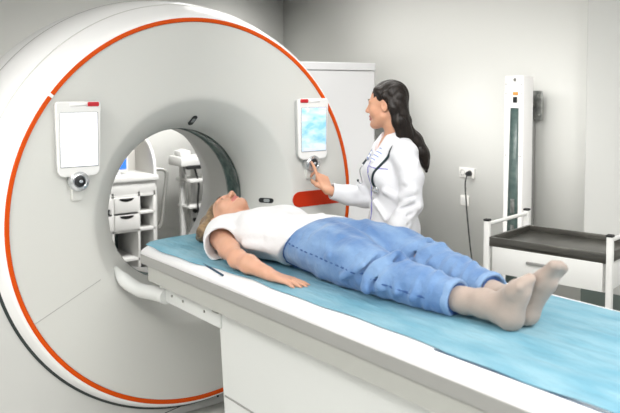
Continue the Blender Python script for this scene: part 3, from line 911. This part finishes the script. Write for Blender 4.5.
for s in (-1, 1):
    V.chain(arms[s], [.048, .039, .0340, .033, .0250], .026)
    w = arms[s][-1]
    V.cone(w, (w[0] - s * .006, w[1] - .03, w[2] - .004), .0265, .022, .01, sq=(UP, .8))
    fy = unit((-s * .24, -.96, -.055))
    if s > 0: fy = unit((-.05, -.99, -.05))
    fx = unit(np.array([-s * 1.0, 0, -.10])); fx = unit(fx - fy * (fx @ fy))
    fz = np.cross(fy, fx) * (1 if s < 0 else -1)
    HF = Frame((w[0] - s * .004, w[1] - .018, w[2] - .006), fx, fy, fz, .99)
    sdf_hand(V, HF, [(4, 10, 8), (5, 12, 8), (6, 12, 8), (7, 12, 8)], thumb=.1, splay=.55)
legs = {-1: [(-.115, -1.17, 1.048), (-.115, -1.34, 1.044), (-.110, -1.50, 1.030), (-.098, -1.62, 1.018), (-.085, -1.80, 1.012), (-.078, -1.865, 1.018)],
        1: [(.045, -1.17, 1.052), (.075, -1.34, 1.056), (.085, -1.48, 1.040), (.070, -1.62, 1.024), (.030, -1.82, 1.014), (.018, -1.895, 1.020)]}
feet = {-1: [(-.076, -1.957, .998), (-.075, -1.930, 1.028), (-.073, -1.980, 1.078), (-.073, -2.004, 1.106)],
        1: [(.002, -1.955, .999), (.004, -1.930, 1.035), (.014, -2.008, 1.100), (.021, -2.050, 1.146)]}
for s in (-1, 1):
    V.chain(legs[s], [.074, .062, .050, .044, .032, .030], .02)
    h, i0, i1, t = feet[s]
    V.cone(legs[s][-1], h, .030, .026, .02)
    V.chain([i0, i1], [.026, .018], .02)
V.half((0, 0, .9625), (0, 0, -1), .004)
V.build('body', [SKIN, LIP], PT, pick=lip_pick(HP))
face_parts(HP, PT, (0, 1, .05))

# hair, brushed back and falling onto the couch behind the head
V = Vol((-.24, -.62, .950), (.04, -.17, 1.22), .0034)
k = HP.k
V.ell(HP(0, -.020, .038), np.array([.0815, .097, .088]) * k, .01, M=HP.M)
V.ell(HP(0, .093, -.046), np.array([.066, .072, .098]) * k, .014, 'sub', M=HP.M)
V.ell(HP(0, .030, -.100), np.array([.10, .085, .070]) * k, .02, 'sub', M=HP.M)
V.chain([HP(0, -.045, .055), (-.115, -.300, 1.020), (-.125, -.262, .990)], [.070, .056, .030], .03)
V.chain([HP(-.045, -.04, .03), (-.175, -.345, 1.010), (-.178, -.300, .982)], [.045, .038, .020], .02)
V.chain([HP(.045, -.04, .03), (-.050, -.340, 1.010), (-.045, -.300, .982)], [.045, .038, .020], .02)
for q in range(16):
    a = -1 + 2 * q / 15
    V.cone(HP(.070 * a, .045 - .05 * a * a, .072 - .03 * a * a), HP(.080 * a, -.075, .060), .0075, .009, .007)
V.half((0, 0, .9625), (0, 0, -1), .004)
V.build('hair', HAIRB, PT)

# white top
lo, hi, hh = (-.44, -1.26, .950), (.30, -.50, 1.24), .0045
V = Vol(lo, hi, hh)
V.chain([(-.088, -.60, 1.058), (-.085, -.74, 1.060), (-.066, -.95, 1.058), (-.050, -1.04, 1.060), (-.042, -1.13, 1.060)], [.128, .155, .148, .160, .176], .04, sq=(UP, .64))
for s in (-1, 1): V.ell((-.087 + s * .075, -.765, 1.112), (.070, .085, .052), .05)
V.cone((-.24, -.610, 1.045), (.075, -.610, 1.045), .064, .064, .05)
for s, sh_, el in ((-1, (-.215, -.585, 1.040), (-.295, -.690, 1.026)), (1, (.050, -.585, 1.040), (.135, -.690, 1.026))):
    S_ = Vol(lo, hi, hh)
    S_.cone(sh_, el, .086, .078, .01)
    d = unit(np.array(el) - np.array(sh_))
    S_.half(np.array(el) - d * .004, d + np.array([0, 0, .10]), .004)
    hD = np.maximum(.03 - np.abs(V.D - S_.D), 0) / .03
    V.D = np.minimum(V.D, S_.D) - hD * hD * .03 * .25
    V.cone(np.array(sh_) + d * .035, np.array(el) + d * .10, .060, .072, .004, 'sub')
V.cone(HP(0, -.01, -.09), (-.085, -.585, 1.085), .064, .050, .012, 'sub')
V.cone((-.085, -.50, 1.12), (-.085, -.60, 1.12), .055, .035, .012, 'sub')
# drapes: folds from the armpit to the waist and across the belly
for (a_, b_, r_) in (((-.235, -.77, 1.075), (-.190, -.96, 1.085), .016), ((-.245, -.80, 1.040), (-.205, -1.02, 1.050), .016), ((-.10, -.86, 1.150), (-.19, -1.03, 1.085), .012),
                     ((-.14, -.80, 1.150), (-.205, -.93, 1.075), .013), ((.02, -.95, 1.148), (-.12, -1.06, 1.135), .011), ((-.17, -1.00, 1.105), (-.19, -1.10, 1.060), .013)):
    V.cone(a_, b_, r_, r_ * .7, .03)
V.warp(lambda X, Y, Z: .0022 * np.sin(38 * Y + 22 * X + 14 * Z) * np.sin(17 * X - 9 * Y + 2) + .0016 * np.sin(70 * X + 25 * Y) * np.sin(31 * Z + 12 * Y))
V.half((-.10, -1.062, 1.13), unit((0, -1, -.70)), .006)
V.half((0, 0, .9625), (0, 0, -1), .004)
V.build('white_top', TSHIRT, PT)

# jeans
lo, hi, hh = (-.30, -1.82, .950), (.27, -.84, 1.22), .0042
V = Vol(lo, hi, hh)
V.chain([(-.055, -.92, 1.052), (-.050, -1.00, 1.055), (-.045, -1.07, 1.060), (-.042, -1.11, 1.060), (-.038, -1.19, 1.058)], [.135, .150, .164, .172, .180], .03, sq=(UP, .60))
jl = {-1: [(-.118, -1.19, 1.056), (-.122, -1.34, 1.046), (-.116, -1.49, 1.030), (-.105, -1.62, 1.022), (-.090, -1.765, 1.012)],
      1: [(.045, -1.19, 1.060), (.082, -1.33, 1.060), (.095, -1.48, 1.044), (.082, -1.62, 1.028), (.048, -1.790, 1.018)]}
for s in (-1, 1):
    V.chain(jl[s], [.102, .089, .074, .067, .056], .014)
folds = [((-.19, -1.46, 1.030), (-.105, -1.52, 1.104), .017), ((-.105, -1.52, 1.104), (-.052, -1.50, 1.078), .013),
         ((-.19, -1.53, 1.015), (-.115, -1.575, 1.088), .016), ((-.185, -1.60, 1.010), (-.11, -1.55, 1.090), .010),
         ((-.17, -1.655, 1.005), (-.10, -1.70, 1.075), .012), ((-.15, -1.27, 1.135), (-.06, -1.20, 1.128), .014),
         ((-.205, -1.28, 1.075), (-.13, -1.20, 1.140), .012), ((-.03, -1.16, 1.158), (.02, -1.30, 1.115), .016),
         ((.06, -1.30, 1.135), (-.01, -1.22, 1.120), .014), ((.03, -1.42, 1.085), (.10, -1.46, 1.118), .018),
         ((.02, -1.50, 1.060), (.105, -1.52, 1.112), .016), ((.03, -1.56, 1.060), (.10, -1.60, 1.092), .013),
         ((-.215, -1.36, 1.020), (-.19, -1.44, 1.065), .014), ((.02, -1.66, 1.045), (.08, -1.69, 1.078), .012)]
for a_, b_, r_ in folds: V.cone(a_, b_, r_, r_ * .6, .016)
V.cone((-.040, -1.17, 1.185), (-.012, -1.52, 1.105), .026, .030, .03, 'sub')
V.cone((-.215, -1.435, 1.010), (-.125, -1.485, 1.122), .016, .014, .016, 'sub')
V.cone((-.200, -1.470, 1.000), (-.110, -1.520, 1.092), .020, .018, .012)
V.cone((-.110, -1.520, 1.092), (-.060, -1.515, 1.072), .018, .012, .012)
for a_, b_, r_ in (((-.20, -1.50, 1.01), (-.10, -1.545, 1.115), .012), ((.01, -1.45, 1.06), (.11, -1.49, 1.13), .011), ((-.035, -1.24, 1.16), (-.02, -1.40, 1.10), .014)):
    V.cone(a_, b_, r_, r_, .014, 'sub')
def jfold(X, Y, Z):
    g = lambda c, w: np.exp(-((Y - c) / w) ** 2)
    ridge = lambda p: 1 - np.abs(np.sin(p))
    a = .0024 * np.sin(30 * Y + 26 * X) * np.sin(21 * Z + 13 * Y + 1) + .0012 * np.sin(64 * Y - 33 * X + 20 * Z) * np.sin(41 * X + 8 * Y)
    a = a - .0085 * g(-1.53, .075) * ridge(48 * Y + 16 * X + 22 * Z) * (0.6 + 0.4 * np.sin(25 * X + 1))
    a = a - .0065 * g(-1.68, .05) * ridge(62 * Y - 20 * X + 14 * Z)
    a = a - .0060 * g(-1.22, .08) * ridge(26 * Y - 34 * X + 9 * Z) * (0.6 + 0.4 * np.sin(30 * X))
    a = a - .0035 * g(-1.38, .09) * ridge(17 * Y + 30 * X + 12 * Z)
    return a
V.warp(jfold)
for s in (-1, 1):
    e = np.array(jl[s][-1]); d = unit(e - np.array(jl[s][-2]))
    V.half(e, d, .003) if False else V.op((lambda e, d: (lambda X, Y, Z: np.maximum((-(X - e[0]) * d[0] - (Y - e[1]) * d[1] - (Z - e[2]) * d[2]), np.sqrt((X - e[0]) ** 2 + (Y - e[1]) ** 2 + (Z - e[2]) ** 2) - .074)))(e, d), e - .09, e + .09, .003, 'sub')
    V.cone(e - d * .05, e + d * .03, .044, .047, .004, 'sub')
V.half((-.05, -.955, 1.06), (0, 1, .70), .006)
V.half((0, 0, .9625), (0, 0, -1), .004)
JV = V
jeans = V.build('jeans', DENIM, PT)
# stitched outer seam: dark dashes down the near side
sm = MB()
def jpt(y, z): return JV.hit((-.45, y, z), (1, 0, 0))
def zz(y): return 1.072 + (y + 1.15) * .115 if y > -1.5 else 1.030 + (y + 1.5) * .10
ys = np.linspace(-1.045, -1.70, 121)
sp = np.array([jpt(y, zz(y)) for y in ys])
kern = np.array([1, 2, 3, 2, 1.]) / 9
for it in range(2): sp[2:-2] = sum(k * sp[i:len(sp) - 4 + i] for i, k in enumerate(kern))
sm.tube([p + np.array([.0008, 0, 0]) for p in sp], [.0036 if (i % 5) in (1, 2, 3) else .0012 for i in range(121)], 8)
sm.build('outer_seam', DENIMD, jeans, smooth=50)
wb = MB()
pts = [JV.hit((-.45, -1.062 + (1.13 - z) * .70 - .010, z), (1, 0, 0)) for z in np.linspace(1.10, .985, 12)]
pts += [JV.hit((-.45, y, z), (1, 0, 0)) for y, z in ((-1.00, .978), (-1.05, .976), (-1.10, .975))]
wb.tube(pts, .0042, 8); wb.build('waist_edge', DENIMD, jeans, smooth=50)
for s in (-1, 1):
    e = np.array(jl[s][-1]); d = unit(e - np.array(jl[s][-2]))
    C_ = Vol(e - .10, e + .10, .0040)
    C_.cone(e - d * .014, e + d * .004, .0610, .0615, .004)
    C_.warp(lambda X, Y, Z: .0028 * np.sin(60 * Z + 70 * X) * np.sin(55 * X - 40 * Z + 1))
    C_.half(e + d * .006, d, .006); C_.half(e - d * .022, -d, .006)
    C_.cone(e - d * .06, e + d * .06, .047, .050, .005, 'sub')
    C_.half((0, 0, .9615), (0, 0, -1), .004)
    rc = C_.build('rolled_cuff', DENIML, jeans)
    MB().lathe([(.036, -.006), (.050, -.004), (.0525, .001), (.050, .003), (.036, .000)], e + d * .002, d, n=40, close=True, zmin=.9632).build('cuff_shade', DENIMD, rc, smooth=50)  # dark ring painting in the shade inside the cuff opening
# socks
for s in (-1, 1):
    V = Vol((-.16, -2.14, .950), (.12, -1.68, 1.24), .0036)
    a0 = np.array(legs[s][-2]); a1_ = np.array(legs[s][-1]); e = np.array(jl[s][-1])
    V.chain([e + np.array([0, .02, 0]), a0, a1_], [.042, .038, .0385], .02)
    h, i0, i1, t = [np.array(q) for q in feet[s]]
    V.cone(a1_, h, .0385, .036, .03)
    V.ell(h + np.array([0, -.004, -.002]), (.033, .034, .038), .02)
    lat = (1, .15 * s, 0)
    V.chain([i0, i1], [.037, .0335], .03)
    V.cone(h + np.array([0, -.010, .012]), i1 + np.array([0, -.012, .004]), .032, .030, .02)
    for q, (o, up_) in enumerate(((-.026, .0), (-.013, .009), (0, .013), (.013, .014), (.026, .018))):
        o2 = -o * s
        V.cone(i1 + np.array([o2 * .8, 0, 0]), t + np.array([o2, -.002, up_ - .006]), .021, .0135 if q < 4 else .0155, .014)
    V.warp(lambda X, Y, Z: .0009 * np.sin(110 * Y + 60 * Z) * np.sin(70 * X + 2))
    V.half((0, 0, .9625), (0, 0, -1), .006)
    V.build('sock', SOCKM, PT)

# ------------------------------------------------------------------ the doctor standing by the right-hand panel
DO = np.array([.878, -.468, 0.0]); dr_ = np.array([.396, .919, 0.0]); df_ = np.array([-.919, .396, 0.0])
D = thing('person', 'person with long black hair in white coat pressing the right control panel', 'person', (DO[0], DO[1], 0))
LF = Frame(DO, dr_, df_, (0, 0, 1))         # x to her right, y forward
hf = unit((-.440, .898, -.06)); hx = unit(np.cross(hf, (0, 0, 1))); hz = np.cross(hx, hf)
HD = Frame(LF(.000, .036, 1.580), hx, hf, hz, 1.05)
V = Vol((.50, -.92, 0.0), (1.24, -.04, 1.70), .0036)
sdf_head(V, HD)
V.chain([HD(0, -.025, -.05), HD(0, -.030, -.105), LF(0, -.015, 1.365)], [.050, .045, .054], .03)
fsq = (df_, .68)
V.chain([LF(0, 0, 1.30), LF(0, .005, 1.18), LF(0, .005, 1.06), LF(0, 0, .92)], [.130, .125, .108, .140], .04, sq=fsq)
V.cone(LF(-.13, -.005, 1.340), LF(.13, -.005, 1.340), .042, .042, .04)
RA = [np.array(q) for q in (LF(.150, 0, 1.332), (.890, -.300, 1.205), (.850, -.285, 1.075), (.755, -.245, 1.090), (.648, -.202, 1.118))]
LA = [np.array(q) for q in (LF(-.150, 0, 1.332), LF(-.190, -.02, 1.22), LF(-.210, -.015, 1.085), LF(-.215, .05, .98), LF(-.200, .11, .87))]
for A in (RA, LA): V.chain(A, [.045, .040, .036, .034, .0245], .012)
tip = np.array([.664, -.098, 1.248])
w = RA[-1]
fy = unit(tip - w + np.array([0, 0, -.022])); fx = np.array([-.72, -.42, -.42]); fx = unit(fx - fy * (fx @ fy)); fz = np.cross(fy, fx)
HF = Frame(w + fy * .006, fx, fy, fz, 1.02)
sdf_hand(V, HF, [(-14, 8, 6), (28, 44, 28), (40, 52, 34), (46, 54, 36)], thumb=.9, splay=1.0)
w = LA[-1]; fy = unit(df_ * .75 + np.array([0, 0, -.5])); fx = unit(dr_ * .9 + df_ * .2); fx = unit(fx - fy * (fx @ fy)); fz = np.cross(fx, fy)
sdf_hand(V, Frame(w + fy * .006, fx, fy, fz, .94), [(22, 28, 18), (26, 32, 20), (30, 34, 22), (32, 34, 22)], thumb=.5, splay=.6)
for s in (-1, 1):
    V.chain([LF(s * .08, 0, .90), LF(s * .085, .005, .50), LF(s * .085, -.015, .10)], [.085, .052, .036], .03)
    V.chain([LF(s * .085, -.03, .045), LF(s * .090, .12, .032)], [.034, .026], .02)
V.half((0, 0, .006), (0, 0, -1), .003)
V.build('body', [SKIN2, LIP], D, pick=lip_pick(HD))
face_parts(HD, D, (-.1, 1, -.12))

# hair: smooth crown, tucked behind the ear, long down the back
V = Vol((.66, -.82, 1.14), (1.20, -.24, 1.72), .0036)
V.ell(HD(0, -.016, .036), (.0805, .0985, .0865), .01, M=HD.M)
V.ell(HD(0, .085, -.045), (.084, .078, .104), .022, 'sub', M=HD.M)
V.ell(HD(0, .026, -.085), (.12, .058, .075), .016, 'sub', M=HD.M)
for s in (-1, 1):
    V.chain([HD(s * .055, .030, .070), HD(s * .070, -.026, .035), HD(s * .068, -.058, -.02), HD(s * .060, -.070, -.09), HD(s * .050, -.080, -.16)], [.018, .018, .022, .026, .024], .02)
    V.ell(HD(s * .088, -.002, -.012), (.030, .024, .036), .008, 'sub', M=HD.M)
back = [HD(0, -.044, .018), HD(0, -.060, -.055), HD(-.006, -.076, -.120), LF(-.050, -.100, 1.375), LF(-.072, -.132, 1.310), LF(-.080, -.148, 1.235)]
V.chain(back, [.074, .060, .054, .052, .042, .012], .03, sq=(df_, .66))
V.chain([HD(-.052, -.056, -.02), HD(-.048, -.074, -.085), LF(-.082, -.075, 1.390), LF(-.100, -.112, 1.330), LF(-.100, -.138, 1.262)], [.026, .027, .029, .026, .010], .025)
V.warp(lambda X, Y, Z: .0012 * np.sin(210 * (X * .4 + Y * .9) + 6 * Z) + .0009 * np.sin(330 * (X * .5 + Y * .8) - 9 * Z))
V.build('hair', HAIRD, D)

# white coat
lo, hi, hh = (.50, -.95, .60), (1.26, -.06, 1.47), .0044
V = Vol(lo, hi, hh)
V.chain([LF(0, .0, 1.300), LF(0, .008, 1.21), LF(0, .006, 1.08), LF(0, .0, .93), LF(0, 0, .70)], [.150, .152, .138, .166, .190], .04, sq=(df_, .74))
for s in (-1, 1): V.ell(LF(s * .062, .095, 1.225), (.060, .052, .065), .05, M=LF.M)
V.cone(LF(-.146, -.008, 1.338), LF(.146, -.008, 1.338), .054, .054, .045)
V.cone(LF(-.05, -.02, 1.378), LF(.05, -.02, 1.378), .050, .050, .05)
for A, e in ((RA, .020), (LA, .0)):
    S_ = Vol(lo, hi, hh)
    pts = [A[0], A[1], A[2], A[3], A[4] - unit(A[4] - A[3]) * e]
    S_.chain(pts, [.066, .060, .056, .052, .044], .02)
    d = unit(A[4] - A[3])
    S_.half(pts[-1] - d * .002, d, .004) if A is RA else None
    if A is RA:
        S_.cone(pts[-1] - d * .05, pts[-1] + d * .05, .036, .038, .003, 'sub')
    hD = np.maximum(.025 - np.abs(V.D - S_.D), 0) / .025
    V.D = np.minimum(V.D, S_.D) - hD * hD * .025 * .25
# folds in the sleeves and the skirt of the coat
for a_, b_, r_ in ((LF(-.262, .01, 1.115), LF(-.215, .055, 1.050), .016), (LF(-.268, -.03, 1.08), LF(-.205, .040, 1.02), .015), (LF(-.262, .0, 1.045), LF(-.19, .08, .985), .014),
                   (LF(-.255, -.01, 1.165), LF(-.205, .045, 1.125), .013), (LF(-.22, -.04, 1.30), LF(-.235, .02, 1.20), .012), (LF(-.19, .05, .97), LF(-.16, .10, .92), .014),
                   (LF(-.12, .09, 1.14), LF(-.165, -.02, 1.08), .012), (LF(-.05, .125, 1.08), LF(-.13, .09, 1.00), .010), (LF(-.10, .13, .95), LF(-.12, .145, .74), .016),
                   (LF(.02, .13, .95), LF(.03, .15, .74), .014), (LF(-.17, .02, .95), LF(-.19, .02, .74), .016),
                   (np.array([.84, -.335, 1.07]), np.array([.78, -.30, 1.065]), .012), (np.array([.81, -.31, 1.11]), np.array([.77, -.30, 1.15]), .011)):
    V.cone(a_, b_, r_, r_ * .7, .024)
for q in range(4):
    z = 1.145 - .045 * q
    V.cone(LF(-.285, -.03 + .012 * q, z), LF(-.235, .055, z - .035), .007, .007, .010, 'sub')
V.warp(lambda X, Y, Z: .0034 * np.sin(34 * Z + 17 * X - 12 * Y) * np.sin(22 * (X + Y) + 6 * Z) + .0012 * np.sin(75 * Z + 40 * X) * np.sin(38 * Y - 20 * X))
V.cone(LF(0, .01, 1.385), LF(0, .012, 1.48), .054, .066, .008, 'sub')
V.cone(LF(0, .075, 1.350), LF(0, .10, 1.45), .030, .060, .010, 'sub')
V.half((0, 0, .66), (0, 0, -1), .006)
CV = V
coat = V.build('white_coat', COAT, D)
def cpt(x, z, off=.004): return CV.hit(LF(x, .40, z), -df_) + df_ * off
pp = MB(); pp.tube([cpt(.004 + .004 * math.sin(9 * z), z, .0012) for z in np.linspace(1.315, .70, 40)], .0034, 8)
pp.build('front_piping', PIPING, coat, smooth=60)
pp = MB(); pp.tube([cpt(x, 1.262 + .05 * x, .001) for x in np.linspace(-.015, -.135, 14)], .0026, 8)
pp.build('yoke_piping', PIPING, coat, smooth=60)
for z in (1.22, 1.10, .98, .86): MB().lathe([(0, .004), (.006, .004), (.007, .0)], cpt(-.012, z, .0), df_, n=12).build('button', SHELFW, coat, smooth=40)
V = Vol((.68, -.72, 1.24), (1.12, -.26, 1.50), .0034)
for s in (-1, 1):
    P = [LF(s * .055, -.040, 1.418), LF(s * .066, -.018, 1.418), LF(s * .074, .008, 1.408), LF(s * .068, .058, 1.370), cpt(s * .046, 1.300, .006)]
    V.chain(P, [.026, .032, .034, .031, .018], .012, sq=(unit(df_ * .5 + dr_ * s * .55 + np.array([0, 0, .5])), .38))
V.build('collar', COLLAR, coat)
# trousers and shoes
V = Vol((.66, -.78, .06), (1.16, -.20, .98), .0060)
V.chain([LF(0, 0, .92), LF(0, 0, .84)], [.135, .145], .03, sq=(df_, .72))
for s in (-1, 1): V.chain([LF(s * .082, 0, .84), LF(s * .086, .005, .50), LF(s * .086, -.015, .085)], [.098, .075, .068], .03)
V.half((0, 0, .075), (0, 0, -1), .004)
V.build('trousers', SCRUB, D)
for s in (-1, 1):
    V = Vol((.60, -.80, 0), (1.20, -.16, .14), .0044)
    V.chain([LF(s * .085, -.045, .046), LF(s * .087, .04, .044), LF(s * .094, .145, .036)], [.044, .044, .034], .02)
    V.half((0, 0, .003), (0, 0, -1), .003)
    V.build('shoe', SHOE, D)

# stethoscope round her neck
ST = thing('stethoscope', 'black stethoscope hanging round the neck over the white coat', 'stethoscope', tuple(LF(-.07, .14, 1.2)))
def tp(x, y, z): return LF(x, y, z)
near = [tp(0, -.088, 1.440), tp(-.050, -.072, 1.440), tp(-.092, -.030, 1.430), tp(-.120, .015, 1.402), tp(-.128, .060, 1.360)] + [cpt(x, z, .0075) for x, z in ((-.124, 1.315), (-.112, 1.275), (-.096, 1.235), (-.080, 1.190), (-.072, 1.160))]
far = [tp(0, -.088, 1.440), tp(.050, -.072, 1.440), tp(.086, -.020, 1.428), tp(.098, .045, 1.380)] + [cpt(x, z, .0075) for x, z in ((.092, 1.325), (.086, 1.290), (.080, 1.262))]
MB().tube(spline([tuple(p) for p in near], 6), .0062, 10).build('tube', STETH, ST, smooth=60)
MB().tube(spline([tuple(p) for p in far], 6), .0062, 10).build('tube', STETH, ST, smooth=60)
c = cpt(-.070, 1.145, .004)
cd = unit(df_ - dr_ * .35)
cp = MB().lathe([(0, .012), (.012, .012), (.0215, .006), (.0225, .0), (.0215, -.004), (0, -.004)], c + cd * .004, cd, n=28).build('chest_piece', CHROME, ST, smooth=40)
MB().lathe([(0, .022), (.008, .022), (.010, .010)], c + cd * .004, cd, n=18).build('stem', CHROME, cp, smooth=40)
bn = [cpt(.080, 1.267, .0075), cpt(.088, 1.232, .012), cpt(.105, 1.190, .014), cpt(.118, 1.160, .016)]
fk = bn[-1]
b = MB().tube(spline([tuple(p) for p in bn], 6), .0032, 8)
b.tube(spline([tuple(fk), tuple(fk + df_ * .012 - np.array([0, 0, .006])), tuple(fk + df_ * .022 + np.array([0, 0, .006]))], 5), .0030, 8)
b.build('ear_tube', CHROME, ST, smooth=60)
MB().lathe([(0, .007), (.005, .006), (.006, .0), (.004, -.006), (0, -.007)], fk + df_ * .024 + np.array([0, 0, .010]), (0, 0, 1), n=12).build('ear_tip', STETH, ST, smooth=60)
# ------------------------------------------------------------------ light
WS = 0.5
w = bpy.data.worlds.new('world'); scene.world = w; w.use_nodes = True
w.node_tree.nodes['Background'].inputs['Color'].default_value = (0.95, 0.98, 1.0, 1)
w.node_tree.nodes['Background'].inputs['Strength'].default_value = WS
def area(name, loc, sx, sy, energy, rot=(0, 0, 0), col=(1, .98, .95)):
    l = bpy.data.lights.new(name, 'AREA'); l.shape = 'RECTANGLE'; l.size = sx; l.size_y = sy; l.energy = energy; l.color = col
    o = bpy.data.objects.new(name, l); COL.objects.link(o); o.location = loc; o.rotation_euler = rot
    return o
PW = dict(near=45, mid=2, gleft=51, wallr=25, back=9, backl=0.5, front=3, left=3, spotr=175, spotb=360, wash=100, corner=70)
for (k, x, y, sx, sy) in (('near', -1.9, -3.4, 1.3, .9), ('near', .2, -3.2, 1.3, .9), ('near', -.6, -5.0, 1.3, .9), ('mid', -.9, -1.7, 1.3, .9), ('mid', .6, -1.5, 1.3, .9),
                          ('gleft', -2.4, -.6, 1.3, .9), ('wallr', 1.15, .65, .8, 2.2), ('back', 1.45, 1.55, 1.2, .8), ('backl', -1.7, 1.7, 1.3, .9)):
    area('ceiling_light', (x, y, HC - .02), sx, sy, PW[k])
# added fill spots brightening the right-hand wall and the back of the room
def spot(loc, aim, energy, size, blend=1.0, radius=.22):
    l = bpy.data.lights.new('fill_spot', 'SPOT'); l.energy = energy; l.spot_size = math.radians(size); l.spot_blend = blend
    l.shadow_soft_size = radius; l.color = (1, .985, .96)
    o = bpy.data.objects.new('fill_spot', l); COL.objects.link(o); o.location = loc
    o.rotation_euler = (Vector(aim) - Vector(loc)).to_track_quat('-Z', 'Y').to_euler()
spot((-.55, -1.55, HC - .05), (2.6, .95, .70), PW['spotr'], 56)
spot((.35, -2.7, HC - .05), (2.6, .10, .75), PW['spotr'], 46)
spot((1.55, .45, HC - .05), (2.6, .62, .15), PW['wash'], 62)
spot((1.60, -.22, HC - .05), (2.6, -.28, .35), PW['wash'] * .5, 54)
spot((1.75, 2.0, HC - .05), (2.05, 2.95, 1.75), PW['corner'], 85)
spot((.75, 1.25, HC - .05), (1.15, 2.95, .70), PW['spotb'], 72)
# added fill panels brightening the room from behind and left of the camera
area('fill_light', (-.6, -6.35, 1.45), 5.2, 2.3, PW['front'], (math.radians(90), 0, 0), (.97, .99, 1.0))
area('fill_light', (XL + .06, -2.6, 1.5), 2.0, 4.6, PW['left'], (0, math.radians(-90), 0), (.97, .99, 1.0))

# ------------------------------------------------------------------ camera
S_ = .95
cam = bpy.data.cameras.new('camera'); co = bpy.data.objects.new('camera', cam); COL.objects.link(co)
yaw, pit, fpx, y0 = .652, -.053, 759.8, 126.38
fw = Vector((math.sin(yaw) * math.cos(pit), math.cos(yaw) * math.cos(pit), math.sin(pit)))
co.location = (-1.8677, -3.34305, 1.67225)
co.rotation_euler = fw.to_track_quat('-Z', 'Y').to_euler()
cam.sensor_width = 36; cam.lens = fpx / 620 * 36
cam.shift_y = -(206.5 - y0) / 620
cam.dof.use_dof = True; cam.dof.focus_distance = 3.55; cam.dof.aperture_fstop = 3.2
cam.clip_start = .05
scene.camera = co
vs = scene.view_settings
scene.display_settings.display_device = 'sRGB'
vs.view_transform = 'Standard'; vs.look = 'None'; vs.gamma = 1.0; vs.use_curve_mapping = False
vs.exposure = 0.05
